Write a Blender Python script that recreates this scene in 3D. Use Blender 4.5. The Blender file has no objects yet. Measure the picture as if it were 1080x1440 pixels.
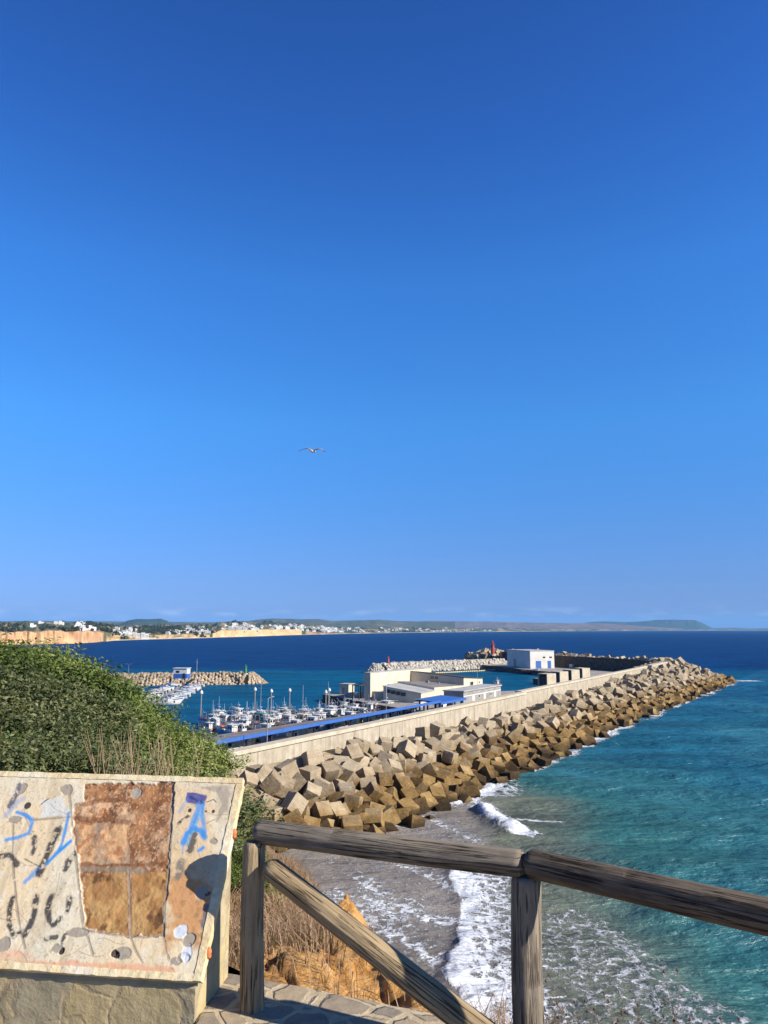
import bpy, bmesh, math, random
import numpy as np
from mathutils import Vector, Matrix, Euler, Quaternion
R = math.radians
rng = random.Random(7)
sc = bpy.context.scene
COL = sc.collection
# ------------------------------------------------------------------ survey helpers
FPX, HOR, EYE, GZ = 1040.0, 884.5, 25.0, 23.35      # focal (px), horizon row, eye over sea, terrace level
TH = math.atan((HOR - 720) / FPX); cT, sT = math.cos(TH), math.sin(TH)
def ray(px, py):
    Y = -(py - 720.0)
    return Vector((px - 540.0, FPX * cT - Y * sT, FPX * sT + Y * cT))
def at(px, py, z):
    r = ray(px, py); t = (z - EYE) / r.z
    return Vector((r.x * t, r.y * t, z))
def atd(px, py, d):
    r = ray(px, py); t = d / r.y
    return Vector((r.x * t, d, EYE + r.z * t))
W0 = Vector((-21.5, 98.6, 0)); U = Vector((.515, .857, 0)).normalized(); V = Vector((U.y, -U.x, 0))
ROTU = math.atan2(U.y, U.x)                            # local x = along the breakwater, local y = towards the harbour
def ST(s, t, z=0.0):
    p = W0 + U * s + V * t
    return Vector((p.x, p.y, z))
ALB = .67                                              # photo tone -> surface albedo
def lin(c):
    return tuple(ALB * ((x / 255) / 12.92 if x / 255 <= .04045 else ((x / 255 + .055) / 1.055) ** 2.4) for x in c)
def S(r, g, b): return lin((r, g, b)) + (1.0,)
# ------------------------------------------------------------------ numpy noise
def _h(ix, iy, seed):
    n = (ix.astype(np.int64) * 374761393 + iy.astype(np.int64) * 668265263 + seed * 974634777) & 0xffffffff
    n = ((n ^ (n >> 13)) * 1274126177) & 0xffffffff
    return ((n ^ (n >> 16)) & 0xffff) / 65535.0
def vnoise(x, y, seed=0):
    x = np.asarray(x, float); y = np.asarray(y, float)
    ix = np.floor(x); iy = np.floor(y); fx = x - ix; fy = y - iy
    fx = fx * fx * (3 - 2 * fx); fy = fy * fy * (3 - 2 * fy)
    a = _h(ix, iy, seed); b = _h(ix + 1, iy, seed); c = _h(ix, iy + 1, seed); d = _h(ix + 1, iy + 1, seed)
    return (a * (1 - fx) + b * fx) * (1 - fy) + (c * (1 - fx) + d * fx) * fy
def fbm(x, y, oct=4, seed=0, g=.5):
    s = 0; a = 1; t = 0
    for o in range(oct):
        s = s + a * vnoise(x * 2 ** o, y * 2 ** o, seed + o * 17); t += a; a *= g
    return s / t
def sstep(a, b, x):
    t = np.clip((x - a) / (b - a), 0, 1); return t * t * (3 - 2 * t)
def polydist(X, Y, pts):
    """distance to polyline, signed side (left of travel +), and parameter (index units)"""
    best = np.full(X.shape, 1e9); side = np.zeros(X.shape); par = np.zeros(X.shape)
    for i in range(len(pts) - 1):
        ax, ay = pts[i][:2]; bx, by = pts[i + 1][:2]
        dx, dy = bx - ax, by - ay; L2 = dx * dx + dy * dy
        t = np.clip(((X - ax) * dx + (Y - ay) * dy) / L2, 0, 1)
        qx, qy = X - (ax + dx * t), Y - (ay + dy * t)
        d = np.hypot(qx, qy); m = d < best - 1e-9
        best[m] = d[m]; side[m] = np.sign(dx * (Y - ay) - dy * (X - ax))[m]; par[m] = (i + t)[m]
    return best, side, par
# ------------------------------------------------------------------ materials
class NT:
    def __init__(s, name):
        s.m = bpy.data.materials.new(name); s.m.use_nodes = True
        s.t = s.m.node_tree; s.b = s.t.nodes['Principled BSDF']
    def n(s, typ, ins=None, **pr):
        nd = s.t.nodes.new(typ)
        for k, v in pr.items(): setattr(nd, k, v)
        for k, v in (ins or {}).items():
            if hasattr(v, 'is_linked'): s.t.links.new(v, nd.inputs[k])
            else: nd.inputs[k].default_value = v
        return nd
    def link(s, a, b): s.t.links.new(a, b)
    def coord(s, kind='Object', scale=(1, 1, 1)):
        c = s.n('ShaderNodeTexCoord').outputs[kind]
        return s.n('ShaderNodeMapping', {'Vector': c, 'Scale': scale}).outputs[0]
    def pos(s): return s.n('ShaderNodeNewGeometry').outputs['Position']
    def noise(s, vec, scale, detail=5, rough=.55, dist=0.0):
        return s.n('ShaderNodeTexNoise', {'Vector': vec, 'Scale': scale, 'Detail': detail, 'Roughness': rough, 'Distortion': dist}).outputs['Fac']
    def ramp(s, fac, stops, interp='LINEAR'):
        r = s.n('ShaderNodeValToRGB', {'Fac': fac}); e = r.color_ramp; e.interpolation = interp
        while len(e.elements) < len(stops): e.elements.new(.5)
        for el, (p, c) in zip(e.elements, stops):
            el.position = p; el.color = c if hasattr(c, '__len__') else (c, c, c, 1)
        return r.outputs['Color']
    def mix(s, f, a, b, blend='MIX'):
        m = s.n('ShaderNodeMix', data_type='RGBA', blend_type=blend)
        for k, v in ((0, f), (6, a), (7, b)):
            if hasattr(v, 'is_linked'): s.link(v, m.inputs[k])
            else: m.inputs[k].default_value = v
        return m.outputs[2]
    def math(s, op, a, b=0.0, c=0.0, clamp=False):
        m = s.n('ShaderNodeMath', operation=op, use_clamp=clamp)
        for k, v in enumerate((a, b, c)):
            if hasattr(v, 'is_linked'): s.link(v, m.inputs[k])
            else: m.inputs[k].default_value = v
        return m.outputs[0]
    def attr(s, name): return s.n('ShaderNodeAttribute', attribute_name=name)
    def bump(s, h, dist=.02, strength=1.0, nrm=None):
        b = s.n('ShaderNodeBump', {'Height': h, 'Distance': dist, 'Strength': strength})
        if nrm is not None: s.link(nrm, b.inputs['Normal'])
        return b.outputs[0]
    def out(s, col=None, rough=None, nrm=None, spec=None, metal=None):
        for k, v in (('Base Color', col), ('Roughness', rough), ('Normal', nrm), ('Specular IOR Level', spec), ('Metallic', metal)):
            if v is None: continue
            if hasattr(v, 'is_linked'): s.link(v, s.b.inputs[k])
            else: s.b.inputs[k].default_value = v
        return s.m
def mottled(name, stops, scale=1.0, rough=.8, bump=.02, bscale=None, coord='Object', stretch=(1, 1, 1), rand=.0, spec=.3, detail=6, fine=.25):
    t = NT(name); c = t.coord(coord, stretch)
    n1 = t.noise(c, scale, detail, .6); n2 = t.noise(c, scale * 7.3, 4, .6)
    f = t.math('ADD', t.math('MULTIPLY', n1, 1 - fine), t.math('MULTIPLY', n2, fine))
    k = len(stops)
    col = t.ramp(f, [(.3 + .4 * i / max(1, k - 1), x) for i, x in enumerate(stops)])
    if rand:
        o = t.n('ShaderNodeObjectInfo').outputs['Random']
        br = t.math('ADD', t.math('MULTIPLY', o, rand * 2), 1 - rand)
        col = t.mix(1.0, col, t.n('ShaderNodeCombineColor', {0: br, 1: br, 2: br}).outputs[0], 'MULTIPLY')
    nb = t.noise(c, bscale or scale * 5, 6, .65)
    return t.out(col, rough, t.bump(nb, bump), spec)
def plain(name, c, rough=.6, spec=.4, metal=0.0, var=.12):
    """paint with a little dirt and wear"""
    t = NT(name); co = t.coord('Object'); n = t.noise(co, 1.7, 6, .65)
    lo = tuple(x * (1 - var * 1.6) for x in c[:3]) + (1,); hi = tuple(min(1, x * (1 + var * .5)) for x in c[:3]) + (1,)
    return t.out(t.ramp(n, [(.35, lo), (.6, hi)]), rough, t.bump(t.noise(co, 9, 3), .004), spec, metal)
M = {}
# ------------------------------------------------------------------ mesh builder
class MB:
    def __init__(s): s.v = []; s.f = []; s.mi = []
    def add(s, vs, fs, mi=0, mat=None):
        o = len(s.v)
        s.v += [tuple(mat @ Vector(p)) if mat is not None else tuple(p) for p in vs]
        s.f += [tuple(i + o for i in f) for f in fs]; s.mi += [mi] * len(fs); return s
    def box(s, x0, x1, y0, y1, z0, z1, mi=0, mat=None):
        vs = [(x, y, z) for z in (z0, z1) for (x, y) in ((x0, y0), (x1, y0), (x1, y1), (x0, y1))]
        return s.add(vs, [(3, 2, 1, 0), (4, 5, 6, 7), (0, 1, 5, 4), (1, 2, 6, 5), (2, 3, 7, 6), (3, 0, 4, 7)], mi, mat)
    def prism(s, poly, z0, z1, mi=0, mat=None):
        n = len(poly)
        zz0 = z0 if hasattr(z0, '__len__') else [z0] * n; zz1 = z1 if hasattr(z1, '__len__') else [z1] * n
        vs = [(p[0], p[1], zz0[i]) for i, p in enumerate(poly)] + [(p[0], p[1], zz1[i]) for i, p in enumerate(poly)]
        fs = [tuple(range(n - 1, -1, -1)), tuple(range(n, 2 * n))] + [(i, (i + 1) % n, n + (i + 1) % n, n + i) for i in range(n)]
        return s.add(vs, fs, mi, mat)
    def tube(s, path, rad, seg=8, mi=0, cap=True):
        path = [Vector(p) for p in path]; n = len(path)
        rad = rad if hasattr(rad, '__len__') else [rad] * n
        vs = []; fs = []
        for i, p in enumerate(path):
            d = (path[min(i + 1, n - 1)] - path[max(i - 1, 0)]).normalized()
            a = d.cross(Vector((0, 0, 1)) if abs(d.z) < .9 else Vector((1, 0, 0))).normalized(); b = d.cross(a)
            for k in range(seg):
                q = 2 * math.pi * k / seg
                vs.append(p + (a * math.cos(q) + b * math.sin(q)) * rad[i])
        for i in range(n - 1):
            for k in range(seg):
                k2 = (k + 1) % seg
                fs.append((i * seg + k, i * seg + k2, (i + 1) * seg + k2, (i + 1) * seg + k))
        if cap: fs += [tuple(range(seg)), tuple((n - 1) * seg + k for k in range(seg - 1, -1, -1))]
        return s.add(vs, fs, mi)
    def build(s, name, mats, parent=None, smooth=False, loc=None, rz=None):
        me = bpy.data.meshes.new(name); me.from_pydata(s.v, [], s.f)
        mats = mats if isinstance(mats, (list, tuple)) else [mats]
        for m in mats: me.materials.append(m)
        if len(mats) > 1: me.polygons.foreach_set('material_index', s.mi)
        bm = bmesh.new(); bm.from_mesh(me); bmesh.ops.recalc_face_normals(bm, faces=bm.faces); bm.to_mesh(me); bm.free()
        if smooth: me.polygons.foreach_set('use_smooth', [True] * len(me.polygons))
        me.update()
        o = bpy.data.objects.new(name, me); COL.objects.link(o)
        if parent is not None: o.parent = parent
        if loc is not None: o.location = loc
        if rz is not None: o.rotation_euler.z = rz
        return o
def gridmesh(name, P, mat, smooth=True, attrs=None, parent=None, flip=False):
    """P: (n, m, 3) array -> grid mesh; attrs: name -> (n,m) float or (n,m,3) colour"""
    n, m = P.shape[:2]
    me = bpy.data.meshes.new(name)
    idx = np.arange(n * m).reshape(n, m)
    q = np.stack([idx[:-1, :-1], idx[:-1, 1:], idx[1:, 1:], idx[1:, :-1]], -1).reshape(-1, 4)
    if flip: q = q[:, ::-1]
    me.vertices.add(n * m); me.vertices.foreach_set('co', P.reshape(-1).astype(np.float32))
    nf = len(q); me.loops.add(nf * 4); me.loops.foreach_set('vertex_index', q.reshape(-1).astype(np.int32))
    me.polygons.add(nf); me.polygons.foreach_set('loop_start', np.arange(0, nf * 4, 4, dtype=np.int32))
    me.polygons.foreach_set('loop_total', np.full(nf, 4, dtype=np.int32))
    if smooth: me.polygons.foreach_set('use_smooth', np.ones(nf, dtype=bool))
    me.materials.append(mat)
    for k, a in (attrs or {}).items():
        if a.ndim == 3:
            at_ = me.attributes.new(k, 'FLOAT_COLOR', 'POINT')
            c = np.concatenate([a.reshape(-1, 3), np.ones((n * m, 1))], 1)
            at_.data.foreach_set('color', c.reshape(-1).astype(np.float32))
        else:
            at_ = me.attributes.new(k, 'FLOAT', 'POINT'); at_.data.foreach_set('value', a.reshape(-1).astype(np.float32))
    me.update(); me.validate()
    o = bpy.data.objects.new(name, me); COL.objects.link(o)
    if parent is not None: o.parent = parent
    return o
def tag(o, label=None, cat=None, group=None, kind=None):
    if label: o['label'] = label
    if cat: o['category'] = cat
    if group: o['group'] = group
    if kind: o['kind'] = kind
    return o
def thing(name, label, cat, loc=(0, 0, 0), rz=0.0, group=None):
    o = bpy.data.objects.new(name, None); COL.objects.link(o); o.empty_display_size = .2
    o.location = loc; o.rotation_euler = (0, 0, rz)
    return tag(o, label, cat, group)
def copy_tree(o, parent=None):
    c = o.copy(); COL.objects.link(c)
    if parent is not None: c.parent = parent
    for ch in list(o.children): copy_tree(ch, c)
    return c
def struct(o): o['kind'] = 'structure'; return o
# ------------------------------------------------------------------ camera, sun, sky
cam = bpy.data.cameras.new('camera'); co = bpy.data.objects.new('camera', cam); COL.objects.link(co)
cam.sensor_fit = 'VERTICAL'; cam.sensor_height = 36; cam.lens = FPX / 1440 * 36; cam.clip_start = .05; cam.clip_end = 120000
co.location = (0, 0, EYE); co.rotation_euler = (math.pi / 2 + TH, 0, 0); sc.camera = co
SUN_AZ, SUN_EL = R(115), R(31.5)
sv = Vector((math.sin(SUN_AZ) * math.cos(SUN_EL), math.cos(SUN_AZ) * math.cos(SUN_EL), math.sin(SUN_EL)))
sl = bpy.data.lights.new('sun', 'SUN'); sl.energy = 5.0; sl.angle = R(.53); sl.color = (1, .93, .82)
so = bpy.data.objects.new('sun', sl); COL.objects.link(so); so.rotation_euler = (-sv).to_track_quat('-Z', 'Y').to_euler(); so.location = (30, -10, 60)
w = bpy.data.worlds.new('World'); sc.world = w; w.use_nodes = True
nt = w.node_tree; bg = nt.nodes['Background']
sky = nt.nodes.new('ShaderNodeTexSky'); sky.sky_type = 'NISHITA'; sky.sun_disc = False
sky.sun_elevation = SUN_EL; sky.sun_rotation = SUN_AZ; sky.air_density = 1.0; sky.dust_density = 0.2; sky.ozone_density = 4.0
hs = nt.nodes.new('ShaderNodeHueSaturation'); hs.inputs['Saturation'].default_value = 1.2; hs.inputs['Value'].default_value = 1.0
nt.links.new(sky.outputs[0], hs.inputs['Color'])
# a few faint small clouds low over the land
tc = nt.nodes.new('ShaderNodeTexCoord'); mp = nt.nodes.new('ShaderNodeMapping'); mp.inputs['Scale'].default_value = (14, 14, 60)
nt.links.new(tc.outputs['Generated'], mp.inputs['Vector'])
cn = nt.nodes.new('ShaderNodeTexNoise'); cn.inputs['Scale'].default_value = 1.6; cn.inputs['Detail'].default_value = 5
nt.links.new(mp.outputs[0], cn.inputs['Vector'])
cr = nt.nodes.new('ShaderNodeValToRGB'); cr.color_ramp.elements[0].position = .52; cr.color_ramp.elements[1].position = .75
nt.links.new(cn.outputs['Fac'], cr.inputs['Fac'])
sx = nt.nodes.new('ShaderNodeSeparateXYZ'); nt.links.new(tc.outputs['Generated'], sx.inputs[0])
er = nt.nodes.new('ShaderNodeValToRGB'); e = er.color_ramp
e.elements[0].position = .008; e.elements[0].color = (0, 0, 0, 1); e.elements[1].position = .02; e.elements[1].color = (1, 1, 1, 1)
q = e.elements.new(.032); q.color = (0, 0, 0, 1)
nt.links.new(sx.outputs[2], er.inputs['Fac'])
mu = nt.nodes.new('ShaderNodeMath'); mu.operation = 'MULTIPLY'; nt.links.new(cr.outputs[0], mu.inputs[0]); nt.links.new(er.outputs[0], mu.inputs[1])
mu2 = nt.nodes.new('ShaderNodeMath'); mu2.operation = 'MULTIPLY'; nt.links.new(mu.outputs[0], mu2.inputs[0]); mu2.inputs[1].default_value = .2
mx = nt.nodes.new('ShaderNodeMix'); mx.data_type = 'RGBA'; nt.links.new(mu2.outputs[0], mx.inputs[0]); mx.inputs[7].default_value = (8, 8.5, 9.5, 1)
# deepen the clear air: grade by elevation only; unseen zenith darkened to cut fill light
gr = nt.nodes.new('ShaderNodeValToRGB'); e = gr.color_ramp
GR_ = [(0.0, (.34, .55, 1.50)), (.02, (.40, .58, 1.42)), (.06, (.48, .66, 1.32)), (.128, (.62, .89, 1.44)), (.27, (.84, 1.42, 1.90)), (.44, (.92, 1.52, 2.14)), (.58, (.79, 1.2, 1.93)), (.70, (.70, 1.02, 1.68)), (.86, (.42, .60, .95)), (1.0, (.20, .29, .46))]
while len(e.elements) < len(GR_): e.elements.new(.5)
for el, (p_, c_) in zip(e.elements, GR_): el.position = p_; el.color = tuple(x / 2.2 for x in c_) + (1,)
nt.links.new(sx.outputs[2], gr.inputs['Fac'])
gm = nt.nodes.new('ShaderNodeMix'); gm.data_type = 'RGBA'; gm.blend_type = 'MULTIPLY'; gm.inputs[0].default_value = 1
nt.links.new(hs.outputs[0], gm.inputs[6]); nt.links.new(gr.outputs[0], gm.inputs[7])
sc2 = nt.nodes.new('ShaderNodeVectorMath'); sc2.operation = 'SCALE'; sc2.inputs[3].default_value = 2.2 / 1.83
nt.links.new(gm.outputs[2], sc2.inputs[0]); nt.links.new(sc2.outputs[0], mx.inputs[6])
nt.links.new(mx.outputs[2], bg.inputs['Color']); bg.inputs['Strength'].default_value = .1
sc.view_settings.view_transform = 'Standard'; sc.view_settings.look = 'None'; sc.view_settings.exposure = .87; sc.view_settings.gamma = 1
# ================================================================== SEA
def px0(pts, z=0.0): return [at(x, y, z) for x, y in pts]
BREAK1 = px0([(622, 1205), (640, 1227), (647, 1267), (638, 1298), (644, 1342), (633, 1373), (649, 1404), (672, 1440), (700, 1490)])
BREAK2 = px0([(672, 1134), (686, 1150), (704, 1163), (730, 1173)])
TAIL2 = px0([(700, 1152), (740, 1151), (790, 1154)])
LINES = [px0([(596, 1148), (625, 1163), (662, 1180), (690, 1215)]), px0([(560, 1218), (600, 1232), (640, 1256)]),
         px0([(500, 1235), (540, 1262), (590, 1290), (636, 1300)]), px0([(520, 1290), (575, 1330), (620, 1365), (660, 1400)])]
CURL = px0([(790, 1300), (850, 1355), (900, 1400), (960, 1425), (1010, 1440)])
TOE = [ST(s, 20.2 + (0 if s < 130 else (s - 130) * .03)) for s in range(-30, 341, 10)]
def sea():
    radii = np.concatenate([25 * np.exp(np.linspace(0, math.log(800 / 25), 470)), 800 * np.exp(np.linspace(0, math.log(30000 / 800), 80))[1:]])
    ang = np.radians(np.concatenate([np.linspace(-85, -36, 60)[:-1], np.linspace(-36, 36, 640), np.linspace(36, 100, 60)[1:]]))
    A, Rr = np.meshgrid(ang, radii)
    X, Y = Rr * np.sin(A), Rr * np.cos(A)
    n1 = fbm(X / 18, Y / 18, 4, 3); n2 = fbm(X / 5, Y / 5, 3, 9)
    wob = (n1 - .5) * 6
    d1, s1, p1 = polydist(X, Y, BREAK1)
    east = -s1 * d1 * np.where(Y > 82, 0, 1)                 # + : seaward of the breaker
    # seaward distance from the beach: beach line = breaker extended up to the breakwater toe
    BEACH = [Vector((7.3, 20, 0)), Vector((7.2, 50, 0)), Vector((6.6, 66, 0)), Vector((7.2, 78, 0)), Vector((8.5, 92, 0)), Vector((13, 112, 0))]
    db, sb, pb = polydist(X, Y, BEACH); off = -sb * db
    dt, st_, pt = polydist(X, Y, TOE); offt = -st_ * dt
    # turbid sand -> murky olive -> green -> teal -> open blue
    def C(*a): return np.array(lin(a))
    sand, murk, green, teal, blue, deep, harb = C(150, 141, 130), C(112, 118, 98), C(56, 112, 108), C(36, 102, 124), C(30, 96, 130), C(0, 56, 108), C(0, 84, 118)
    inner = (pt > .01) & (offt < 0)                          # harbour side of the breakwater
    o2 = off + wob * .8
    col = np.zeros(X.shape + (3,))
    def lay(c, a): col[:] = col * (1 - a[..., None]) + c * a[..., None]
    lay(sand, np.ones_like(X)); lay(murk, sstep(-1, 6, o2)); lay(green, sstep(7, 20, o2 + (n2 - .5) * 4)); lay(teal, sstep(16, 60, o2)); 
    fr = Y + .12 * X
    lay(blue, sstep(170, 330, fr + wob * 6) * (off > 0)); 
    lay(harb, (offt < -3).astype(float) * sstep(90, 100, Y))
    cloudy = sstep(.48, .72, fbm(X / 30 + 5, Y / 60, 4, 41)) * sstep(12, 40, off) * (Y < 300)
    lay(C(58, 122, 140), cloudy * .7)
    edge = 470 + (fbm(X / 160, Y / 60, 4, 77) - .5) * 120
    lay(deep, sstep(-35, 45, Y - edge))
    # ---- foam density
    foam = np.zeros_like(X)
    def F(v): np.maximum(foam, v, out=foam)
    # bore: sharp front on the beach side, long lacy wash to seaward
    front = d1 + (n2 - .5) * 2.6 * s1
    ef = s1 * front
    bm_ = (Y < 83) & (Y > 28)
    F(np.where(bm_ & (ef > -.4), np.clip(.78 - np.clip(ef, 0, 99) / 16, 0, 1) * (.45 + .5 * n1 + .4 * n2), 0))
    F(np.where(bm_ & (ef > 0) & (ef < 26), .40 * (1 - ef / 26) * sstep(.3, .6, n1), 0))
    F(np.where((off < 1) & (Y > 30) & (Y < 104) & (offt > -6), .25 + .16 * sstep(.5, .72, n1), 0))                      # old lace on the swash
    for L in LINES:
        dl, sl_, pl = polydist(X, Y, L); dl = dl + (n2 - .5) * 1.5
        F(np.clip(.46 - np.where(sl_ > 0, dl / 9, dl / 2.0), 0, 1))
    d2, s2, p2 = polydist(X, Y, BREAK2); d2b = d2 + (n2 - .5) * 2.4 + (n1 - .5) * 1.5
    F(np.clip(1.15 - np.where(s2 > 0, d2b / 3.2, d2b / 1.3), 0, 1))
    d3, s3, p3 = polydist(X, Y, TAIL2); F(np.clip(.8 - d3 / 1.3, 0, 1) * .8)
    d4, s4, p4 = polydist(X, Y, CURL); F(np.clip(.62 - (d4 + (n2 - .5) * 5 + (n1 - .5) * 6).clip(0) / 9.0, 0, .34))
    toe = np.where((offt > -4), np.clip(.66 - (np.abs(offt + (n2 - .5) * 3) - .4) / (2.0 + 6.5 * n1), 0, 1), 0) * (.35 + 1.0 * sstep(.35, .65, fbm(X / 9, Y / 9, 3, 31)))
    F(toe * sstep(96, 101, Y))
    F(np.where((offt > 0) & (offt < 40) & (Y < 135) & (off > -2), .55 * sstep(.45, .65, n1) * (1 - offt / 40) * sstep(30, 8, off), 0))
    tipx, tipy = at(1040, 958, 0)[:2]
    dtp = np.hypot((X - tipx - 4) / 2.2, Y - tipy); F(np.clip(.9 - dtp / 6, 0, 1) * (n2 > .35))
    # white horses on the open water
    wh = fbm(X / 14, Y / 4.5, 3, 55)
    # ---- swell
    k = .36
    ph = (X * .46 + Y * .89)
    Z = .24 * np.sin(ph * k + 7 * (n1 - .5)) * (.4 + 1.2 * fbm(X / 40, Y / 25, 2, 90)) + .08 * np.sin((X * .2 + Y * .75) * .62 + 4 * n2) + (n2 - .5) * .16 + (fbm(X / 1.8, Y / 1.8, 2, 4) - .5) * .05
    Z *= sstep(-6, 14, off) * .85 + .15
    Z = np.where(inner & (Y < 470), Z * .25, Z)
    Z += np.where(bm_, .42 * np.exp(-(np.where(ef > 0, ef / 2.6, ef / 1.0)) ** 2), 0) * (.2 + 1.6 * n2)
    Z += .95 * (.3 + 1.4 * n2) * np.exp(-(np.where(s2 > 0, d2 / 2.0, d2 / 1.3)) ** 2) * sstep(0, .3, p2) * sstep(3, 2.5, p2)
    Z += (foam > .5) * (fbm(X / .9, Y / .9, 2, 14) - .5) * .35
    Z *= sstep(900, 500, Rr)
    t = NT('sea_water')
    p = t.pos()
    tint = t.attr('tint').outputs['Color']; fo = t.attr('foam').outputs['Fac']
    # lace: cell walls of two warped voronoi layers
    wv = t.n('ShaderNodeTexNoise', {'Vector': p, 'Scale': .9, 'Detail': 4, 'Roughness': .6}).outputs['Color']
    pv = t.n('ShaderNodeVectorMath', {0: p, 1: t.n('ShaderNodeVectorMath', {0: wv, 3: 1.6}, operation='SCALE').outputs[0]}, operation='ADD').outputs[0]
    v1 = t.n('ShaderNodeTexVoronoi', {'Vector': pv, 'Scale': .75}, feature='DISTANCE_TO_EDGE').outputs['Distance']
    v2 = t.n('ShaderNodeTexVoronoi', {'Vector': pv, 'Scale': 2.4}, feature='DISTANCE_TO_EDGE').outputs['Distance']
    nz = t.noise(p, 1.3, 7, .7)
    lace = t.math('ADD', t.math('MULTIPLY', v1, .75), t.math('MULTIPLY', v2, .5))
    lace = t.math('ADD', lace, t.math('MULTIPLY', t.math('SUBTRACT', nz, .5), .9))
    th = t.math('SUBTRACT', t.math('MULTIPLY', fo, 1.0), t.math('ADD', lace, .16))
    fm = t.math('MULTIPLY', th, 6.0, clamp=True)
    # white horses far out: small bright flecks
    wm = t.n('ShaderNodeMapping', {'Vector': p, 'Scale': (.05, .14, .1)}).outputs[0]
    wn = t.noise(wm, 1.0, 6, .72)
    wmask = t.math('MULTIPLY', t.math('SUBTRACT', wn, .715), 14, clamp=True)
    wmask = t.math('MULTIPLY', wmask, t.attr('open').outputs['Fac'])
    fm = t.math('MAXIMUM', fm, t.math('MULTIPLY', wmask, .8))
    # lighter and darker water streaks; finer layer paints swell-crest shading into the tint
    sm = t.n('ShaderNodeMapping', {'Vector': p, 'Scale': (.018, .06, .05), 'Rotation': (0, 0, R(-12))}).outputs[0]
    sn = t.noise(sm, 1.0, 6, .65)
    sm2 = t.n('ShaderNodeMapping', {'Vector': p, 'Scale': (.07, .34, .2), 'Rotation': (0, 0, R(-14))}).outputs[0]
    sn = t.math('ADD', t.math('MULTIPLY', sn, .72), t.math('MULTIPLY', t.noise(sm2, 1.0, 6, .6), .28))
    tint2 = t.mix(1.0, tint, t.ramp(sn, [(.34, .55), (.66, 1.5)]), 'MULTIPLY')
    fcol = t.ramp(t.noise(p, 3.5, 5, .7), [(.3, S(196, 204, 214)), (.65, S(246, 248, 250))])
    col_ = t.mix(fm, tint2, fcol)
    b1 = t.noise(t.n('ShaderNodeMapping', {'Vector': p, 'Scale': (.35, .6, .5), 'Rotation': (0, 0, R(20))}).outputs[0], 1.0, 8, .62)
    b2 = t.noise(t.n('ShaderNodeMapping', {'Vector': p, 'Scale': (.05, .11, .1), 'Rotation': (0, 0, R(-10))}).outputs[0], 1.0, 5, .6)
    h = t.math('ADD', t.math('MULTIPLY', b1, t.attr('chop').outputs['Fac']), t.math('MULTIPLY', b2, 3.0))
    h = t.math('ADD', h, t.math('MULTIPLY', fm, .25))
    nr = t.bump(h, 1.1, 1.0)
    rgh = t.math('ADD', .24, t.math('MULTIPLY', fm, .6))
    dif = t.n('ShaderNodeBsdfDiffuse', {'Color': col_, 'Normal': nr}); glo = t.n('ShaderNodeBsdfGlossy', {'Color': (1, 1, 1, 1), 'Roughness': rgh, 'Normal': nr})
    fr_ = t.n('ShaderNodeFresnel', {'IOR': 1.33, 'Normal': nr}).outputs[0]     # wave slopes keep the mean reflectance of a rough sea low
    fac = t.math('MULTIPLY', t.math('MINIMUM', fr_, .075), t.math('SUBTRACT', 1.0, t.math('MULTIPLY', fm, .9)))
    ms = t.n('ShaderNodeMixShader', {0: fac}); t.link(dif.outputs[0], ms.inputs[1]); t.link(glo.outputs[0], ms.inputs[2]); t.link(ms.outputs[0], t.t.nodes['Material Output'].inputs['Surface'])
    opn = sstep(420, 600, Y) * .95 + .0
    chop = np.where(inner & (Y < 470), .4, .85) * (.4 + .6 * sstep(-4, 10, off))
    o = gridmesh('sea', np.stack([X, Y, Z], -1), t.m, True, {'tint': col, 'foam': foam, 'open': opn, 'chop': chop}, flip=True)
    struct(o)
sea()
# ================================================================== NEAR LAND
EDGE = [(8, -3.0), (6, 0.2), (3.0, 2.3), (1.25, 3.25), (.56, 4.5), (.06, 6.2), (-.34, 9), (-1.35, 14), (-4.8, 25), (-14, 45), (-22, 72), (-27, 92), (-31, 112), (-45, 140)]
EDGEZ = [23.1, 23.1, 23.05, 22.95, 22.75, 22.42, 21.55, 20.6, 19.0, 15.5, 10.5, 7, 4, 3]
def land_z(X, Y, detail=True):
    d, s, p = polydist(X, Y, EDGE)
    zE = np.interp(p, range(len(EDGEZ)), EDGEZ)
    zin = zE + (np.interp(Y, [0, 12, 22, 40, 70, 110], [23.25, 23.0, 21.5, 18.5, 13.5, 7.5]) - zE).clip(0) * (1 - np.exp(-d / np.where(Y < 30, 3.5, 14.0)))
    n = fbm(X / 1.3, Y / 1.3, 4, 5) - .5; nn = fbm(X / 5, Y / 5, 3, 15) - .5
    de = np.maximum(d + n * .5, 0)
    zout = zE - np.where(de < 7, de * 2.1, 14.7 + (de - 7) * .55)
    zout = np.maximum(zout, -3 - de * .02)
    z = np.where(s > 0, zin, zout)
    near = sstep(3.2, 4.4, np.hypot(X, Y))
    z = z + near * (n * .28 + nn * .35 * sstep(5, 15, np.hypot(X, Y)))
    return z, d * s
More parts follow.
